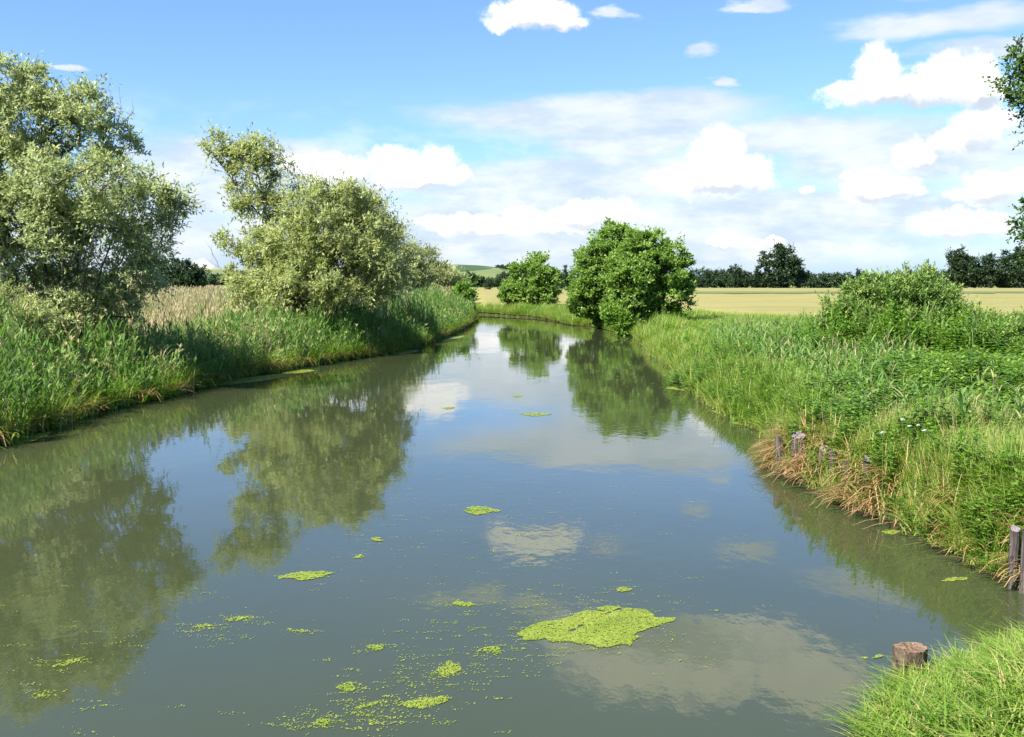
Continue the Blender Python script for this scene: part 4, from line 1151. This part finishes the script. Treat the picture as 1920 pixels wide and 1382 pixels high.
# floating leaf fringes by the banks
fr = [
    (470, 712, 90, 5, -.12, .05, 'yellow green floating fringe below the sunlit left bank reeds'),
    (560, 697, 30, 3, -.1, .05, 'short floating fringe further along the left bank reeds'),
    (60, 822, 38, 5, -.3, .035, 'floating leaves under the shaded reeds below the silvery willow'),
    (760, 660, 26, 3, -.1, .07, 'floating strip where the left reeds bend'),
    (850, 635, 22, 2, -.25, .08, 'far floating strip under the last left reeds'),
    (1115, 604, 18, 1.6, 0, .10, 'thin yellow strip floating in front of the tall alder'),
    (1277, 729, 28, 3, .05, .06, 'pale floating strip beside the mirrored alder'),
    (1405, 794, 30, 4, .05, .05, 'long floating strip along the grassy right bank'),
    (1355, 775, 20, 3, .2, .05, 'short floating strip under the right bank sedge'),
    (1452, 879, 14, 4, .1, .03, 'yellow green fringe at the foot of the first old post'),
    (1670, 998, 18, 5, .1, .022, 'yellow fringe under the orange dead stalks'),
    (1790, 1087, 26, 3, -.04, .018, 'narrow yellow leaf strip floating off the dark bank'),
    (1640, 1233, 18, 3, -.1, .014, 'little floating leaves beside the stump'),
]
for i, (cx, cy, rx, ry, rot, cell, lab) in enumerate(fr):
    weed_mesh('floating_leaves', ell(cx, cy, rx, ry, rot), cell, 130 + i, lab, edge=.05 + cell, hole=.12, group='floating leaf strips by the banks', cat='water plants', mat='lilyleaf')

# ------------------------------------------------------------------ white flowers in the herbs
def flower(px_, py_, seed):
    rng = np.random.default_rng(seed); z = 1.34
    c = gp(px_, py_, z); g0 = gz(c[0], c[1])
    root = tag(empty('wildflower', (c[0], c[1], g0)), 'small white wildflower head among the green herbs of the bank', 'flower', 'white wildflowers on the right bank')
    p = np.array([(c[0], c[1], g0), (c[0] + .02, c[1], (g0 + z) / 2), (c[0], c[1], z)])
    V, Q = tubes(p, np.array([-1, 0, 1]), np.array([.006, .005, .004]), 5)
    mesh('stem', V, Q, M['herb'], root, tint=np.full(len(V), .5))
    V = []; Q = []
    for i in range(9):
        a = rng.uniform(0, 6.283); r = rng.uniform(0, .032); q = np.array([c[0] + r * math.cos(a), c[1] + r * math.sin(a), z + rng.uniform(0, .03)])
        for k in range(4):
            b_ = a + k * 1.57; u_ = np.array([math.cos(b_), math.sin(b_), .25]) * .019; s_ = np.array([-math.sin(b_), math.cos(b_), 0]) * .008
            n = len(V); V += [q, q + u_ * .6 + s_, q + u_, q + u_ * .6 - s_]; Q.append((n, n + 1, n + 2, n + 3))
    mesh('flower_head', V, Q, M['petal'], root, tint=rng.uniform(0, 1, len(V)))
for i, (a, b_) in enumerate([(1692, 788), (1704, 801), (1721, 800), (1733, 809), (1655, 813)]): flower(a, b_, 300 + i)

# ------------------------------------------------------------------ sky and sun
el = math.asin(SUN[2]); rot = math.atan2(SUN[0], SUN[1])
w = bpy.data.worlds.new('World'); sc.world = w; w.use_nodes = True
nt = w.node_tree; nt.nodes.clear(); L = nt.links.new
out = nt.nodes.new('ShaderNodeOutputWorld'); bg = nt.nodes.new('ShaderNodeBackground')
SKY = .15
bg.inputs['Strength'].default_value = SKY
sky = nt.nodes.new('ShaderNodeTexSky'); sky.sky_type = 'NISHITA'; sky.sun_disc = False
sky.sun_elevation = el; sky.sun_rotation = rot; sky.air_density = 1.0; sky.dust_density = .6; sky.ozone_density = 2.0
tc = nt.nodes.new('ShaderNodeTexCoord')


def math_(op, a, b=None, c=None, clamp=False):
    n = nt.nodes.new('ShaderNodeMath'); n.operation = op; n.use_clamp = clamp
    for i, v in enumerate((a, b, c)):
        if v is None: continue
        if isinstance(v, (int, float)): n.inputs[i].default_value = v
        else: L(v, n.inputs[i])
    return n.outputs[0]


def vmath(op, a, b=None):
    n = nt.nodes.new('ShaderNodeVectorMath'); n.operation = op
    for i, v in enumerate((a, b)):
        if v is None: continue
        if isinstance(v, tuple): n.inputs[i].default_value = v
        else: L(v, n.inputs[i])
    return n


def smooth(x, lo, hi):
    n = nt.nodes.new('ShaderNodeMapRange'); n.interpolation_type = 'SMOOTHSTEP'
    L(x, n.inputs['Value']); n.inputs['From Min'].default_value = lo; n.inputs['From Max'].default_value = hi
    return n.outputs[0]


def noise_(vec, scale, detail, rough=.55, typ='FBM'):
    n = nt.nodes.new('ShaderNodeTexNoise'); n.inputs['Scale'].default_value = scale; n.inputs['Detail'].default_value = detail
    n.inputs['Roughness'].default_value = rough; L(vec, n.inputs['Vector'])
    return n


sx = nt.nodes.new('ShaderNodeSeparateXYZ'); L(tc.outputs['Generated'], sx.inputs[0])
az = math_('ARCTAN2', sx.outputs[0], sx.outputs[1]); eln = math_('ARCSINE', sx.outputs[2])
uv = nt.nodes.new('ShaderNodeCombineXYZ'); L(az, uv.inputs[0]); L(eln, uv.inputs[1])
UV = uv.outputs[0]


def sky_uv(px, py):
    d = ray(px, py); d = d / np.linalg.norm(d)
    return math.atan2(d[0], d[1]), math.asin(d[2])


def field(vec, els, k=.12):
    """union of soft ellipses: 1 at a centre, 0 at the rim"""
    acc = None
    for (px, py, rx, ry) in els:
        a, e_ = sky_uv(px, py)
        n = vmath('SUBTRACT', vec, (a, e_, 0)); n = vmath('MULTIPLY', n.outputs[0], (F / rx, F / ry, 0)); n = vmath('LENGTH', n.outputs[0])
        v = n.outputs['Value']
        acc = v if acc is None else math_('SMOOTH_MIN', acc, v, k)
    return math_('SUBTRACT', 1.0, acc)


# edge distortion
nd = noise_(UV, 26, 5, .6); dv = vmath('SUBTRACT', nd.outputs['Color'], (.5, .5, .5)); dv = vmath('MULTIPLY', dv.outputs[0], (.036, .032, 0))
W1 = vmath('ADD', UV, dv.outputs[0]).outputs[0]
st_ = vmath('MULTIPLY', UV, (.32, 1.0, 1.0)).outputs[0]
ns = noise_(st_, 34, 6, .6); ds = vmath('SUBTRACT', ns.outputs['Color'], (.5, .5, .5)); ds = vmath('MULTIPLY', ds.outputs[0], (.10, .030, 0))
W2 = vmath('ADD', UV, ds.outputs[0]).outputs[0]

cum = [(1000, 28, 88, 30), (965, 42, 60, 16), (1050, 42, 55, 16), (1648, 128, 46, 40), (1790, 150, 76, 44), (1690, 168, 140, 32), (1590, 164, 50, 20), (1850, 172, 50, 30),
       (1345, 292, 56, 46), (1405, 322, 48, 34), (1290, 332, 66, 26), (1330, 342, 122, 20), (1645, 345, 68, 26), (1580, 327, 14, 9), (1690, 360, 44, 16), (1615, 368, 36, 12), (1518, 356, 11, 8),
       (1712, 288, 38, 28), (1850, 225, 60, 30), (1800, 262, 50, 22), (1885, 340, 80, 28), (1840, 368, 60, 16),
       (745, 306, 56, 34), (820, 298, 44, 30), (785, 330, 90, 22), (850, 325, 36, 22), (620, 310, 70, 30), (560, 300, 50, 18),
       (900, 425, 110, 26), (980, 408, 50, 20), (1110, 398, 84, 28), (1060, 420, 70, 20), (1810, 420, 84, 28), (1380, 452, 60, 10), (1270, -225, 230, 70), (1130, -170, 120, 50), (1400, -170, 150, 45), (1560, -260, 120, 60), (380, 497, 26, 12), (1455, 447, 22, 8)]
strat = [(1120, 222, 340, 44), (1000, 215, 230, 30), (1240, 220, 170, 44), (1000, 400, 330, 60), (860, 460, 300, 50), (1100, 480, 400, 30), (560, 320, 200, 60), (1260, 195, 200, 34), (1180, 265, 220, 36), (1500, 255, 280, 40), (1700, 290, 300, 70), (430, 292, 230, 42), (350, 350, 200, 60), (640, 330, 250, 50), (980, 350, 260, 46), (1180, 330, 300, 60),
         (1780, 40, 190, 30), (1860, 95, 150, 20), (1298, 95, 46, 14), (1360, 150, 36, 9), (1150, 25, 40, 12), (1420, 10, 60, 12), (135, 124, 40, 8), (1500, 400, 500, 60), (700, 440, 420, 70), (1200, 460, 600, 50), (200, 440, 300, 80), (900, -80, 50, 20), (1750, -60, 200, 40), (820, -100, 60, 20), (1000, -95, 60, 22)]
nbf = noise_(UV, 70, 6, .65)
fc = field(W1, cum, .10)
fs = field(W2, strat, .25)
mc = smooth(math_('ADD', fc, math_('MULTIPLY', math_('SUBTRACT', nbf.outputs['Fac'], .5), .85)), -.13, .37)
ms = math_('MULTIPLY', smooth(fs, -.10, .55), .90)
# lower, hazier air towards the horizon
hz_ = smooth(eln, .14, -.01)
# greyer flat undersides, faint relief on the billows
under = [(1030, 56, 80, 9), (1700, 196, 120, 16), (1850, 190, 40, 12), (1360, 352, 90, 9), (1650, 372, 60, 8), (1730, 318, 60, 14), (1870, 280, 70, 22), (1880, 372, 60, 12), (790, 350, 70, 9), (900, 448, 90, 10), (1100, 424, 70, 9), (1250, -170, 190, 40), (1810, 446, 70, 10)]
fu = field(W1, under, .2)
nb = noise_(W1, 55, 4, .6)
shade = math_('ADD', smooth(fu, -.6, .9), math_('MULTIPLY', math_('SUBTRACT', nb.outputs['Fac'], .52), 1.1))
shade = math_('MULTIPLY', smooth(shade, -.2, 1.0), math_('SUBTRACT', 1.0, math_('MULTIPLY', hz_, .3)))


def mix(fac, a, b):
    n = nt.nodes.new('ShaderNodeMix'); n.data_type = 'RGBA'
    L(fac, n.inputs['Factor']) if not isinstance(fac, (int, float)) else setattr(n.inputs['Factor'], 'default_value', fac)
    for s, v in (('A', a), ('B', b)):
        if isinstance(v, tuple): n.inputs[s].default_value = (*v, 1)
        else: L(v, n.inputs[s])
    return n.outputs['Result']


K = .54 / SKY
skc = vmath('MULTIPLY', sky.outputs[0], (.333, .420, .58)).outputs[0]
base = mix(math_('MULTIPLY', hz_, .6), skc, (.35 * K, .46 * K, .61 * K))
sc_col = mix(smooth(ns.outputs['Fac'], .35, .65), (.435 * K, .525 * K, .62 * K), (.62 * K, .655 * K, .70 * K))
c1 = mix(ms, base, sc_col)
nl = noise_(vmath('ADD', vmath('MULTIPLY', UV, (.45, 1.0, 1.0)).outputs[0], (3.1, 1.7, 0)).outputs[0], 27, 6, .58)
ml = math_('MULTIPLY', smooth(nl.outputs['Fac'], .47, .66), math_('MULTIPLY', smooth(eln, .004, .03), smooth(eln, .19, .10)))
c1 = mix(math_('MULTIPLY', ml, .38), c1, (.80 * K, .81 * K, .82 * K))
cum_col = mix(shade, (.92 * K, .915 * K, .905 * K), (.45 * K, .50 * K, .57 * K))
c2 = mix(mc, c1, cum_col)
L(c2, bg.inputs['Color']); L(bg.outputs[0], out.inputs['Surface'])
w.cycles.sampling_method = 'MANUAL'; w.cycles.sample_map_resolution = 512

sun = bpy.data.lights.new('sun', 'SUN'); sun.energy = 5.0; sun.angle = R(.6); sun.color = (1.0, .95, .86)
so = bpy.data.objects.new('sun', sun); COL.objects.link(so)
so.rotation_euler = Vector(tuple(SUN)).to_track_quat('Z', 'Y').to_euler(); so.location = (-30, -20, 40)

cam = bpy.data.cameras.new('camera'); co = bpy.data.objects.new('camera', cam); COL.objects.link(co)
cam.sensor_width = 36; cam.lens = 36 * F / 1920; cam.clip_start = .1; cam.clip_end = 20000
co.location = tuple(CAM); co.rotation_euler = (R(90) - PITCH, 0, 0)
sc.camera = co

sc.view_settings.view_transform = 'Standard'; sc.view_settings.look = 'None'; sc.view_settings.gamma = 1
sc.view_settings.exposure = 1.5
sc.cycles.max_bounces = 6; sc.cycles.diffuse_bounces = 3; sc.cycles.glossy_bounces = 3; sc.cycles.transmission_bounces = 3
sc.cycles.transparent_max_bounces = 4; sc.cycles.caustics_reflective = False; sc.cycles.caustics_refractive = False
sc.cycles.use_denoising = True
